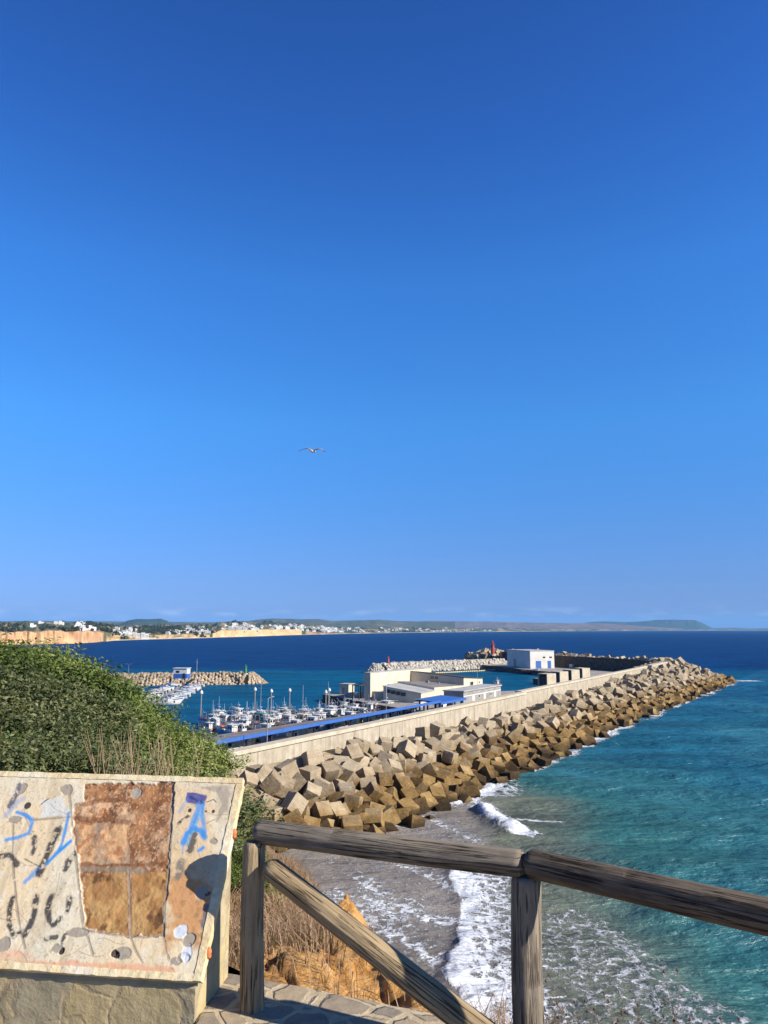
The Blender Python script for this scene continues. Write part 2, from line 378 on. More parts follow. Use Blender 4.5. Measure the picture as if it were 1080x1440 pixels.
def land():
    rad = np.concatenate([[0.0], .6 * np.exp(np.linspace(0, math.log(170 / .6), 420))])
    ang = np.radians(np.concatenate([np.linspace(-180, -35, 150)[:-1], np.linspace(-35, 35, 460), np.linspace(35, 180, 150)[1:]]))
    A, Rr = np.meshgrid(ang, rad); X, Y = Rr * np.sin(A), Rr * np.cos(A)
    Z, sd = land_z(X, Y)
    # clay knob and gully on the brink
    Z += 0.42 * np.exp(-((X + .40) / .30) ** 2 - ((Y - 8.6) / .9) ** 2) * (.5 + fbm(X * 5, Y * 5, 3, 88))
    Z -= .25 * np.exp(-((X - .0) / .3) ** 2 - ((Y - 5.2) / .8) ** 2) * fbm(X * 5, Y * 2, 3, 8)
    rg = np.hypot(X, Y); fine = sstep(14, 6, rg) * sstep(3.4, 4.2, rg)
    Z += fine * ((fbm(X * 6, Y * 6, 4, 71) - .5) * .10 - .06 * sstep(.52, .62, fbm(X * 4.5 + Y * .8, Y * 1.6, 3, 72)))
    # keep the ground under the terrace paving
    u_ = X * .37 + Y * .93
    Z = np.where(u_ < 3.34, np.minimum(Z, GZ - .3), Z)
    clay = sstep(.75, .30, np.abs(sd - .15) + (fbm(X * 1.6, Y * 1.6, 3, 22) - .5) * .9) * sstep(4.0, 4.4, u_) * sstep(9.8, 9.3, Y)
    clay = np.maximum(clay, sstep(1.25, .7, np.hypot((X + .05) / .95, (Y - 5.2) / 1.35) + (fbm(X * 3, Y * 3, 3, 2) - .5) * .6))
    clay = np.maximum(clay, (sd < -.3) * sstep(26, 16, np.hypot(X, Y)) * 1.0)
    t = NT('cliff_ground'); p = t.pos(); cl = t.attr('clay').outputs['Fac']
    n1 = t.noise(p, 2.2, 7, .65); n2 = t.noise(p, 9, 5, .7)
    soil = t.ramp(n1, [(.3, S(112, 86, 62)), (.5, S(158, 126, 94)), (.7, S(182, 152, 120))])
    cm = t.n('ShaderNodeMapping', {'Vector': p, 'Scale': (5, 5, 1.2)}).outputs[0]
    n3 = t.noise(cm, 1.6, 7, .7)
    cc = t.ramp(t.math('ADD', t.math('MULTIPLY', n1, .4), t.math('MULTIPLY', n3, .6)), [(.33, S(120, 78, 38)), (.44, S(196, 142, 78)), (.54, S(226, 172, 104)), (.64, S(238, 196, 136))])
    c = t.mix(cl, soil, cc)
    t.out(c, .95, t.bump(t.math('ADD', n3, t.math('MULTIPLY', n2, .4)), .06), .15)
    o = gridmesh('cliff_top', np.stack([X, Y, Z], -1), t.m, True, {'clay': clay}, flip=True); struct(o)
land()
# terrace paving: irregular flat stones set in mortar, with an edging course along the drop
def terrace():
    t = NT('terrace_paving'); p = t.pos()
    wv = t.n('ShaderNodeTexNoise', {'Vector': p, 'Scale': 3.0, 'Detail': 3}).outputs['Color']
    pv = t.n('ShaderNodeVectorMath', {0: p, 1: t.n('ShaderNodeVectorMath', {0: wv, 3: .12}, operation='SCALE').outputs[0]}, operation='ADD').outputs[0]
    vo = t.n('ShaderNodeTexVoronoi', {'Vector': pv, 'Scale': 5.6}, feature='DISTANCE_TO_EDGE').outputs['Distance']
    vc = t.n('ShaderNodeTexVoronoi', {'Vector': pv, 'Scale': 5.6}, feature='F1').outputs['Color']
    vs = t.n('ShaderNodeSeparateColor', {0: vc}).outputs[0]
    n = t.noise(p, 14, 6, .7)
    joint = t.ramp(t.math('ADD', vo, t.math('MULTIPLY', t.math('SUBTRACT', n, .5), .14)), [(.05, 1.0), (.10, 0.0)])
    stone = t.mix(.45, t.ramp(vs, [(0, S(120, 116, 112)), (.5, S(176, 156, 128)), (1, S(200, 178, 142))]), t.ramp(n, [(.3, S(110, 104, 98)), (.7, S(196, 178, 150))]))
    c = t.mix(joint, stone, t.ramp(n, [(.3, S(186, 166, 134)), (.7, S(222, 204, 170))]))
    h = t.math('ADD', t.math('MULTIPLY', joint, -.5), t.math('MULTIPLY', n, .35))
    t.out(c, .85, t.bump(h, .02), .25)
    # outer edge follows the fence
    pts = [(-2.5, 4.55), (-.62, 3.86), (.27, 3.48), (.72, 3.28), (1.45, 2.72), (3.2, 1.3), (5.5, -.6), (5.5, -8), (-.2, -8), (-.80, 3.40), (-.80, 4.0), (-2.5, 4.2)]
    bmh = MB(); poly = []
    for i in range(len(pts) - 1):
        a, b = Vector(pts[i] + (0,)), Vector(pts[i + 1] + (0,))
        k = max(1, int((b - a).length / .12)) if i < 5 else 1
        for j in range(k):
            q = a.lerp(b, j / k); poly.append((q.x + rng.uniform(-.012, .012) * (k > 1), q.y + rng.uniform(-.018, .018) * (k > 1)))
    poly.append(pts[-1])
    bmh.prism(poly, GZ - .35, GZ)
    o = bmh.build('terrace_paving', t.m); struct(o)
    lo = MB(); lo.prism([(-12, 5.2), (-2.52, 4.2), (-.803, 4.0), (-.803, 3.40), (-.203, -8), (-12, -8)], GZ - .5, GZ - .17)
    struct(lo.build('lower_paving', t.m))
terrace()
# ================================================================== BREAKWATER
def concrete(name, a, b, c, streak=0.0, scale=.6):
    t = NT(name); p = t.pos(); n = t.noise(p, scale, 7, .65); n2 = t.noise(p, scale * 9, 4, .7)
    f = t.math('ADD', t.math('MULTIPLY', n, .7), t.math('MULTIPLY', n2, .3))
    col = t.ramp(f, [(.32, a), (.5, b), (.66, c)])
    if streak:
        v = t.noise(t.n('ShaderNodeMapping', {'Vector': p, 'Scale': (1.1, 1.1, .06)}).outputs[0], 1.0, 6, .7)
        col = t.mix(t.math('MULTIPLY', t.ramp(v, [(.45, 0.0), (.66, 1.0)]), streak), col, S(98, 84, 66))
    return t.out(col, .9, t.bump(f, .06), .15)
M['conc'] = concrete('pale_concrete', S(172, 160, 138), S(194, 182, 160), S(208, 198, 178), .35)
M['conc_cap'] = concrete('bleached_concrete', S(186, 172, 146), S(206, 194, 170), S(222, 210, 190))
M['quay'] = concrete('quay_concrete', S(138, 130, 120), S(168, 160, 150), S(188, 180, 170))
M['quay_dark'] = concrete('weedy_shade_dark_wall', S(48, 46, 42), S(86, 80, 72), S(122, 112, 98), .6)  # dark quay sides; also carries the far arm's shade as colour
M['core'] = mottled('shade_dark_core_rock', [S(18, 16, 14), S(36, 31, 25), S(50, 42, 34)], .4, .8, .2, coord='Object')  # core colour darkened so gaps between the cubes look shaded
def wall_run(name, pts, top, bot, th, label, cat, cap_w=.25, mats=('conc', 'conc_cap')):
    """a concrete parapet following pts (plan, near edge seaward), pieces butted end to end; > cap"""
    base = pts[0]
    r = thing(name, label, cat, (base.x, base.y, 0))
    b = MB(); c = MB(); L = len(pts)
    for i in range(L - 1):
        a, e = pts[i] - base, pts[i + 1] - base
        d = (e - a).normalized(); nrm = Vector((d.y, -d.x, 0))
        k = max(1, int((e - a).length / 8))
        for j in range(k):
            p, q = a.lerp(e, j / k), a.lerp(e, (j + 1) / k)
            g = d * .03
            o1, o2 = nrm * 0, nrm * -th
            poly = [p + o1 + g, q + o1 - g, q + o2 - g, p + o2 + g]
            b.prism(poly, bot, top - .55)
            o1, o2 = nrm * cap_w, nrm * -(th + .05)
            g = d * .012
            c.prism([p + o1 + g, q + o1 - g, q + o2 - g, p + o2 + g], top - .552, top)
    b.build('parapet', M[mats[0]], r); c.build('cap', M[mats[1]], r)
    return r
NEARW = [ST(-24, 0), ST(112.5, 0)]
MIDW = [ST(113, -1.6), ST(170, -1.3), ST(246, -1.4), ST(268, -2.0)]
TIPW = [ST(268.3, -.2), ST(309, -1.0)]
wall_run('breakwater_parapet', NEARW, 9.0, 1, 1.6, 'long pale concrete sea wall with flat bleached top, nearest stretch of the breakwater', 'sea wall')
wall_run('breakwater_parapet', MIDW, 9.1, 1, 1.5, 'pale streaked concrete sea wall past the step, beside the row of concrete store boxes', 'sea wall')
wall_run('breakwater_parapet', TIPW, 9.4, 1, 2.4, 'blocky pale sea wall section at the far corner of the breakwater, half buried by cubes', 'sea wall')
CN = ST(309, -1.0); ARM = [CN, Vector((133, 396, 0)), Vector((109, 446, 0)), Vector((84, 528, 0))]
wall_run('breakwater_parapet', ARM, 9.2, 1, 1.4, 'long dark shaded sea wall across the back of the harbour', 'sea wall', .1, ('quay_dark', 'quay_dark'))  # shade of the inner face put into the colour by this darker concrete
# rubble core under the armour, one sheet swept along wall and round the head
def crest_z(s): return np.interp(s, [-20, 8, 30, 60, 110, 150, 200, 250, 300, 340], [5.2, 5.0, 4.2, 3.4, 3.4, 3.9, 4.9, 5.8, 6.5, 6.6])
PROF = [(0, 0), (4.5, 0), (21, -7.3), (30, -9)]
def core_pt(s, t):
    cz = float(crest_z(s)); k = 1 + max(0, s - 130) * .0016
    z = cz if t < 4.2 * k else cz - (t - 4.2 * k) * (cz + 1.2) / (16.5 * k)
    return ST(s, t, max(z, -4))
def breakwater_core():
    rows = []
    for s in np.arange(-26, 312, 4.0):
        rows.append([core_pt(s, t) - Vector((0, 0, 1.5)) for t in (0, 4.2, 8, 12, 16, 20, 26, 36)])
    P = np.array([[tuple(v) for v in r] for r in rows])
    c0 = ST(309, -1)
    head = []
    for a in np.linspace(0, 200, 15)[1:]:
        d = V * math.cos(R(a)) + U * math.sin(R(a)); r = []
        for t in (0, 4.2, 8, 12, 16, 20, 26, 36):
            q = core_pt(309, t); r.append((c0.x + d.x * t, c0.y + d.y * t, q.z - 1.5))
        head.append(r)
    P = np.concatenate([P, np.array(head)], 0)
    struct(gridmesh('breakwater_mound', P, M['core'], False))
breakwater_core()
# armour cubes
def cube_mesh(seed, size=(1, 1, 1)):
    r = random.Random(seed); bm = bmesh.new(); bmesh.ops.create_cube(bm, size=2.0)
    for v in bm.verts: v.co = Vector((v.co.x * size[0], v.co.y * size[1], v.co.z * size[2])) + Vector([r.uniform(-.05, .05) for _ in range(3)])
    bmesh.ops.bevel(bm, geom=bm.edges[:], offset=.055, segments=2, affect='EDGES', profile=.6)
    bmesh.ops.subdivide_edges(bm, edges=[e for e in bm.edges if e.calc_length() > .8], cuts=4, use_grid_fill=True)
    for v in bm.verts:
        n = vnoise(np.array([v.co.x * 2 + v.co.z * 3.1 + seed]), np.array([v.co.y * 2 - v.co.z * 2.3]), seed)[0] - .5
        # knocked corners and arrises
        k = sorted(abs(c) for c in v.co); edge = max(0, (k[1] - .80)) * 5
        v.co *= 1 - max(0, n) * .16 * edge - abs(n) * .012
    me = bpy.data.meshes.new('armour_cube'); bm.to_mesh(me); bm.free()
    me.materials.append(M['cube']); return me
def cube_material():
    t = NT('weathered_armour_concrete'); p = t.pos(); ob = t.coord('Object')
    rnd = t.n('ShaderNodeObjectInfo').outputs['Random']; pal = t.attr('rnd').outputs['Fac']
    z = t.n('ShaderNodeSeparateXYZ', {0: p}).outputs[2]
    n = t.noise(p, .55, 6, .65); n2 = t.noise(p, 3.2, 6, .7); n3 = t.noise(p, .05, 3, .5)
    rr = t.math('FRACT', t.math('ADD', rnd, pal))
    f = t.math('ADD', t.math('MULTIPLY', n, .5), t.math('ADD', t.math('MULTIPLY', n2, .3), t.math('MULTIPLY', rr, .2)))
    dry = t.ramp(f, [(.3, S(130, 114, 92)), (.5, S(176, 158, 130)), (.7, S(204, 188, 160))])
    gold = t.ramp(f, [(.3, S(82, 60, 36)), (.5, S(140, 112, 68)), (.7, S(186, 156, 104))])
    wet = t.ramp(n2, [(.3, S(34, 28, 20)), (.7, S(84, 66, 42))])
    zz = t.math('ADD', z, t.math('ADD', t.math('MULTIPLY', t.math('SUBTRACT', n, .5), 2.4), t.math('ADD', t.math('MULTIPLY', rr, 1.6), t.math('MULTIPLY', t.math('SUBTRACT', n3, .5), 3.0))))
    g = t.ramp(t.math('MULTIPLY', zz, .1), [(.36, 1.0), (.60, 0.0)])
    wt = t.ramp(t.math('MULTIPLY', zz, .1), [(.10, 1.0), (.27, 0.0)])
    c = t.mix(wt, t.mix(g, dry, gold), wet)
    sh = t.noise(t.n('ShaderNodeMapping', {'Vector': ob, 'Scale': (.15, .15, 3.5)}).outputs[0], 1.0, 4, .7)  # pour lines
    c = t.mix(.5, c, t.mix(1.0, c, t.ramp(sh, [(.35, .72), (.6, 1.12)]), 'MULTIPLY'))
    v = t.n('ShaderNodeTexVoronoi', {'Vector': p, 'Scale': 2.1}).outputs['Distance']
    pit = t.ramp(v, [(.04, 1.0), (.11, 0.0)])
    c = t.mix(t.math('MULTIPLY', pit, .45), c, S(70, 54, 38))
    return t.out(c, .92, t.bump(t.math('ADD', n2, t.math('MULTIPLY', sh, .3)), .10), .15)
M['cube'] = cube_material()
CUBES = [cube_mesh(i, sz) for i, sz in enumerate([(1, 1, 1), (1, 1, .97), (1.0, .97, 1.03), (1.02, 1, .92), (1, 1.03, 1), (.98, 1, 1.04)])]
def cube_places():
    out = []; r = random.Random(11)
    s = -22.0; row = 0
    for s in np.arange(-18, 309, 2.4):
        k = 1 + max(0, s - 130) * .0016
        for j, t in enumerate((1.4, 3.5, 5.6, 7.7, 9.8, 11.9, 14.0, 16.1, 18.2, 20.2)):
            tt = t * k + r.uniform(-.6, .6); ss = s + (.5 * 2.4 if j % 2 else 0) + r.uniform(-.8, .8)
            if j == 9 and r.random() < .5: continue
            if ss < 1 and tt > 14.5: continue
            p = core_pt(ss, tt)
            sc_ = 1.08 * r.uniform(.9, 1.08)
            if j == 0:
                tilt = abs(r.gauss(0, .10)); p.z += .55 + r.uniform(-.35, .3); 
                if s < 60: p.z -= .3
            elif j == 1: tilt = abs(r.gauss(.15, .3)); p.z += .75 + r.uniform(-.4, .8)
            else: tilt = r.uniform(.08, .9); p.z += .75 + r.uniform(-.6, .95)
            out.append((p, tilt, sc_, j, ss))
            if j in (1, 2, 3, 4, 5) and r.random() < .16:         # a second cube lying on top
                p2 = core_pt(ss + 1.2, tt + .6); p2.z += 2.3; out.append((p2, r.uniform(.2, .8), sc_, j, ss))
    c0 = ST(309, -1)
    for a in range(8, 176, 8):
        d = V * math.cos(R(a)) + U * math.sin(R(a))
        for j, t in enumerate((2.0, 5.5, 8.8, 12.2, 15.6, 19, 22.5, 26)):
            if t < 4 and a % 24: continue
            if t < 9 and (a // 8) % 2: continue
            q = core_pt(309, t); p = Vector((c0.x + d.x * t, c0.y + d.y * t, q.z + 1.0)) + Vector((r.uniform(-1, 1), r.uniform(-1, 1), r.uniform(-.4, .9)))
            out.append((p, r.uniform(.1, .8), 1.7 * r.uniform(.92, 1.08), j, 309 + t))
    for i in range(3):                                         # outer side of the far arm: crest and first slope row
        a, b = ARM[i], ARM[i + 1]; d = (b - a); L = d.length; d.normalize(); n = Vector((d.y, -d.x, 0))
        for q in np.arange(2, L, 3.6):
            for t, zz in ((2.3, 7.7), (5.6, 7.0), (8.6, 5.0)):
                p = a + d * q + n * (t + r.uniform(-.6, .6)); p.z = zz + r.uniform(-.5, .9) + (1.6 if r.random() < .12 else 0)
                out.append((p, r.uniform(.0, .7), 1.6, 0, 320))
    Pn = np.array([tuple(o_[0]) for o_ in out]); z0 = Pn[:, 2].copy()
    for it in range(14):                                       # settle: push overlapping neighbours apart
        for i in range(len(Pn)):
            d = Pn - Pn[i]; q = np.hypot(np.hypot(d[:, 0], d[:, 1]), d[:, 2]); m = (q < 2.3) & (q > 1e-6)
            if m.any():
                w_ = ((2.3 - q[m]) / q[m] * .22)[:, None] * d[m]; Pn[m] += w_; Pn[i] -= w_.sum(0)
        Pn[:, 2] = np.clip(Pn[:, 2], z0 - .5, z0 + .9)
    out = [(Vector(Pn[i]),) + o_[1:] for i, o_ in enumerate(out)]
    for i in range(46):                                        # tumbled heap around the red beacon
        x = r.uniform(-17, 15); y = r.uniform(-8, 8); p = Vector((76 + x, 540 + y, 4.5 + r.uniform(0, 3.4) * (1 - abs(x) / 26) + (1 - abs(x) / 17) * 2.2))
        out.append((p, r.uniform(.1, 1.0), r.uniform(1.6, 2.1), 0, 400))
    return out
def armour():
    pl = cube_places(); pl.sort(key=lambda a: a[0].length)
    r = random.Random(5); rest = []
    rub = mottled('rubble', [S(40, 34, 26), S(90, 76, 58)], .5, .9, .2)
    for i, (p, tilt, sc_, j, s) in enumerate(pl):
        q = Quaternion((math.cos(r.uniform(0, 6.28)), math.sin(r.uniform(0, 6.28)), 0), tilt) @ Quaternion((0, 0, 1), r.gauss(R(28), .32) + math.pi / 2 * r.randrange(4) if j > 1 else r.gauss(ROTU - .2, .3))
        if i < 300:
            o = bpy.data.objects.new('armour_cube', CUBES[r.randrange(6)]); COL.objects.link(o)
            o.location = p; o.rotation_mode = 'QUATERNION'; o.rotation_quaternion = q; o.scale = (sc_,) * 3
            if j <= 1: tag(o, 'big pale grey concrete cube on the top rows of the breakwater below its sea wall', 'concrete cube', 'pale concrete cubes along the crest of the breakwater')
            elif j <= 7: tag(o, 'big golden brown concrete cube tumbled on the middle of the breakwater slope', 'concrete cube', 'golden concrete cubes on the slope of the breakwater')
            else: tag(o, 'dark wet stained concrete cube low on the breakwater at the water line', 'concrete cube', 'wet concrete cubes along the foot of the breakwater')
        else: rest.append((p, q, sc_, r.randrange(6), r.random()))
    vs, fs, rn = [], [], []; off = 0
    cache = [(np.array([v.co[:] for v in m.vertices]), [tuple(q.vertices) for q in m.polygons]) for m in CUBES]
    for p, q, sc_, k, rv in rest:
        mt = np.array(Matrix.LocRotScale(p, q, (sc_,) * 3)); c, f = cache[k]
        vs.append(c @ mt[:3, :3].T + mt[:3, 3]); fs += [tuple(i + off for i in x) for x in f]; off += len(c); rn.append(np.full(len(c), rv))
    me = bpy.data.meshes.new('far_armour_cubes'); me.from_pydata(np.concatenate(vs).tolist(), [], fs); me.materials.append(M['cube'])
    a = me.attributes.new('rnd', 'FLOAT', 'POINT'); a.data.foreach_set('value', np.concatenate(rn).astype(np.float32))
    o = bpy.data.objects.new('far_armour_cubes', me); COL.objects.link(o)
    tag(o, 'far run of concrete cubes heaped out to the tip of the breakwater', 'concrete cubes', None, 'stuff')
armour()
# ================================================================== QUAYS
def quay():
    b = MB()
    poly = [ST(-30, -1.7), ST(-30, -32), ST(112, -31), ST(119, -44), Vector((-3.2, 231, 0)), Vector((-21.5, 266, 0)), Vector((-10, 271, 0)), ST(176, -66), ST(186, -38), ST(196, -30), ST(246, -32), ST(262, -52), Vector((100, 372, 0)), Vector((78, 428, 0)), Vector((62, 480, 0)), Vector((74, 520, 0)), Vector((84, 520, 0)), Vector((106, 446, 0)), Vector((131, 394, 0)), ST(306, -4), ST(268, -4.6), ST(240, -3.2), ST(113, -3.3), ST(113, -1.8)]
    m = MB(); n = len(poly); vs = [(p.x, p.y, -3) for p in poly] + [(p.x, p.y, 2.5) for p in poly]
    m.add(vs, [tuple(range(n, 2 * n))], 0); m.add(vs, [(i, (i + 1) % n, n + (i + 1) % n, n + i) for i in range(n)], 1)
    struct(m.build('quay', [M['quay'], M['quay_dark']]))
quay()
# ================================================================== FOREGROUND: fence
def wood(name, grey, mid, tan, weather):
    t = NT(name); o = t.coord('Object')
    st = t.n('ShaderNodeMapping', {'Vector': o, 'Scale': (26, 26, 1.6)}).outputs[0]
    wv = t.n('ShaderNodeTexNoise', {'Vector': t.n('ShaderNodeMapping', {'Vector': o, 'Scale': (5, 5, 1.8)}).outputs[0], 'Scale': 1.0, 'Detail': 2}).outputs['Color']
    st = t.n('ShaderNodeVectorMath', {0: st, 1: t.n('ShaderNodeVectorMath', {0: wv, 3: 2.4}, operation='SCALE').outputs[0]}, operation='ADD').outputs[0]
    g = t.noise(st, 1.0, 7, .7)
    pa = t.noise(t.n('ShaderNodeMapping', {'Vector': o, 'Scale': (7, 7, 1.3)}).outputs[0], 1.0, 5, .6)
    col = t.ramp(t.math('ADD', t.math('MULTIPLY', g, .6), t.math('MULTIPLY', pa, .4)), [(.32, grey), (.48, mid), (.66, tan)])
    # weather checks: thin dark splits that run with the grain
    ck = t.noise(t.n('ShaderNodeMapping', {'Vector': o, 'Scale': (30, 30, .9)}).outputs[0], 1.0, 4, .55)
    crack = t.ramp(t.math('ABSOLUTE', t.math('SUBTRACT', ck, .5)), [(.006, 1.0), (.022, 0.0)])
    pm = t.ramp(t.noise(o, 4, 2), [(.36, 0.0), (.5, 1.0)])
    crack = t.math('MULTIPLY', crack, pm)
    kn = t.n('ShaderNodeTexVoronoi', {'Vector': t.n('ShaderNodeMapping', {'Vector': o, 'Scale': (5, 5, 2.6)}).outputs[0], 'Scale': 1.0}).outputs['Distance']
    knot = t.ramp(kn, [(.05, 1.0), (.13, .15), (.16, .6), (.2, 0.0)])
    col = t.mix(t.math('MULTIPLY', knot, .75), col, S(52, 38, 26))
    col = t.mix(t.math('MULTIPLY', crack, .65), col, S(28, 21, 16))
    stain = t.ramp(t.noise(t.n('ShaderNodeMapping', {'Vector': o, 'Scale': (3, 3, 2)}).outputs[0], 1.0, 6, .7), [(.46, 0.0), (.62, 1.0)])
    col = t.mix(t.math('MULTIPLY', stain, weather), col, S(66, 56, 48))
    h = t.math('SUBTRACT', t.math('MULTIPLY', g, .5), t.math('MULTIPLY', crack, 1.2))
    return t.out(col, .88, t.bump(h, .015, 1.0), .2)
M['rail'] = wood('grey_weathered_timber', S(90, 82, 74), S(142, 130, 114), S(178, 162, 138), .5)
M['rail_dark'] = wood('dark_weathered_timber', S(66, 58, 52), S(108, 96, 82), S(152, 134, 110), .75)
M['post'] = wood('tan_weathered_timber', S(112, 96, 72), S(170, 148, 114), S(204, 180, 140), .22)
def log(name, p0, p1, r0, r1, mat, parent, seed, cham=.012, base=None):
    p0, p1 = Vector(p0), Vector(p1); L = (p1 - p0).length
    nz, ns = max(24, int(L / .018)), 56
    zz = np.linspace(0, L, nz); a = np.linspace(0, 2 * np.pi, ns, endpoint=False)
    Z, A = np.meshgrid(zz, a, indexing='ij')
    rad = r0 + (r1 - r0) * Z / L
    rad = rad * (1 + .05 * (fbm(np.cos(A) * 1.2 + seed, Z * 2.2 + np.sin(A) * 1.2, 3, seed) - .5) * 2)
    rad = rad + .0035 * (fbm(A * 5, Z * 1.5, 3, seed + 3) - .5) * 2
    for k in range(4):                                          # real splits
        r_ = random.Random(seed * 9 + k); a0 = r_.uniform(0, 6.28); z0 = r_.uniform(0, L); l = r_.uniform(.15, .5)
        da = np.abs(((A - a0 - .15 * np.sin(Z * 6 + k) + np.pi) % (2 * np.pi)) - np.pi)
        rad = rad - .007 * np.exp(-(da / .045) ** 2) * sstep(l, l * .6, np.abs(Z - z0))
    end = np.minimum(Z, L - Z); rad = rad - np.clip(cham - end, 0, cham) * .9
    bend = .006 * np.sin(Z / L * np.pi * 1.3 + seed)
    X, Y = rad * np.cos(A) + bend, rad * np.sin(A)
    vs = np.stack([X, Y, Z], -1).reshape(-1, 3).tolist(); fs = []
    for i in range(nz - 1):
        for k in range(ns):
            k2 = (k + 1) % ns; fs.append((i * ns + k, i * ns + k2, (i + 1) * ns + k2, (i + 1) * ns + k))
    vs += [(bend[0, 0], 0, -.001), (bend[-1, 0], 0, L + .002)]
    c0, c1 = len(vs) - 2, len(vs) - 1
    for k in range(ns):
        k2 = (k + 1) % ns; fs.append((c0, k2, k)); fs.append((c1, (nz - 1) * ns + k, (nz - 1) * ns + k2))
    me = bpy.data.meshes.new(name); me.from_pydata(vs, [], fs); me.materials.append(mat)
    me.polygons.foreach_set('use_smooth', [len(p.vertices) == 4 for p in me.polygons]); me.update()
    o = bpy.data.objects.new(name, me); COL.objects.link(o); o.parent = parent
    o.location = p0 - base; o.rotation_mode = 'QUATERNION'; o.rotation_quaternion = (p1 - p0).to_track_quat('Z', 'Y')
    return o
def fence():
    B = Vector((-.585, 3.56, GZ))
    f = thing('timber_fence', 'weathered round timber fence with top rail and slanting brace at the edge of the terrace', 'fence', B)
    H = .735
    A0 = Vector((-.545, 3.56, GZ + H)); A1 = Vector((.555, 3.09, GZ + H)); A2 = Vector((1.36, 2.47, GZ + H))
    d1 = (A1 - A0).normalized(); d2 = (A2 - A1).normalized()
    log('rail', A0 - d1 * .045 , A1 + d1 * .0 - Vector((.0, 0, 0)), .051, .052, M['rail'], f, 3, .02, B)
    log('rail', A1 + d2 * .006 + Vector((0, 0, .006)), A1 + d2 * 1.9 + Vector((0, 0, -.01)), .053, .060, M['rail_dark'], f, 8, .015, B)
    log('post', Vector((-.585, 3.56, GZ - .1)), Vector((-.585, 3.56, GZ + H - .04)), .054, .050, M['post'], f, 5, .01, B)
    log('post', Vector((.56, 3.11, GZ - .1)), Vector((.56, 3.11, GZ + H - .045)), .062, .057, M['rail'], f, 12, .01, B)
    q = A1 + d2 * 1.75; log('post', Vector((q.x, q.y, GZ - .1)), Vector((q.x, q.y, GZ + H - .05)), .062, .058, M['post'], f, 15, .01, B)
    log('brace', Vector((-.53, 3.50, GZ + H - .125)), Vector((.60, 3.03, GZ + .0)), .048, .054, M['post'], f, 21, .03, B)
fence()
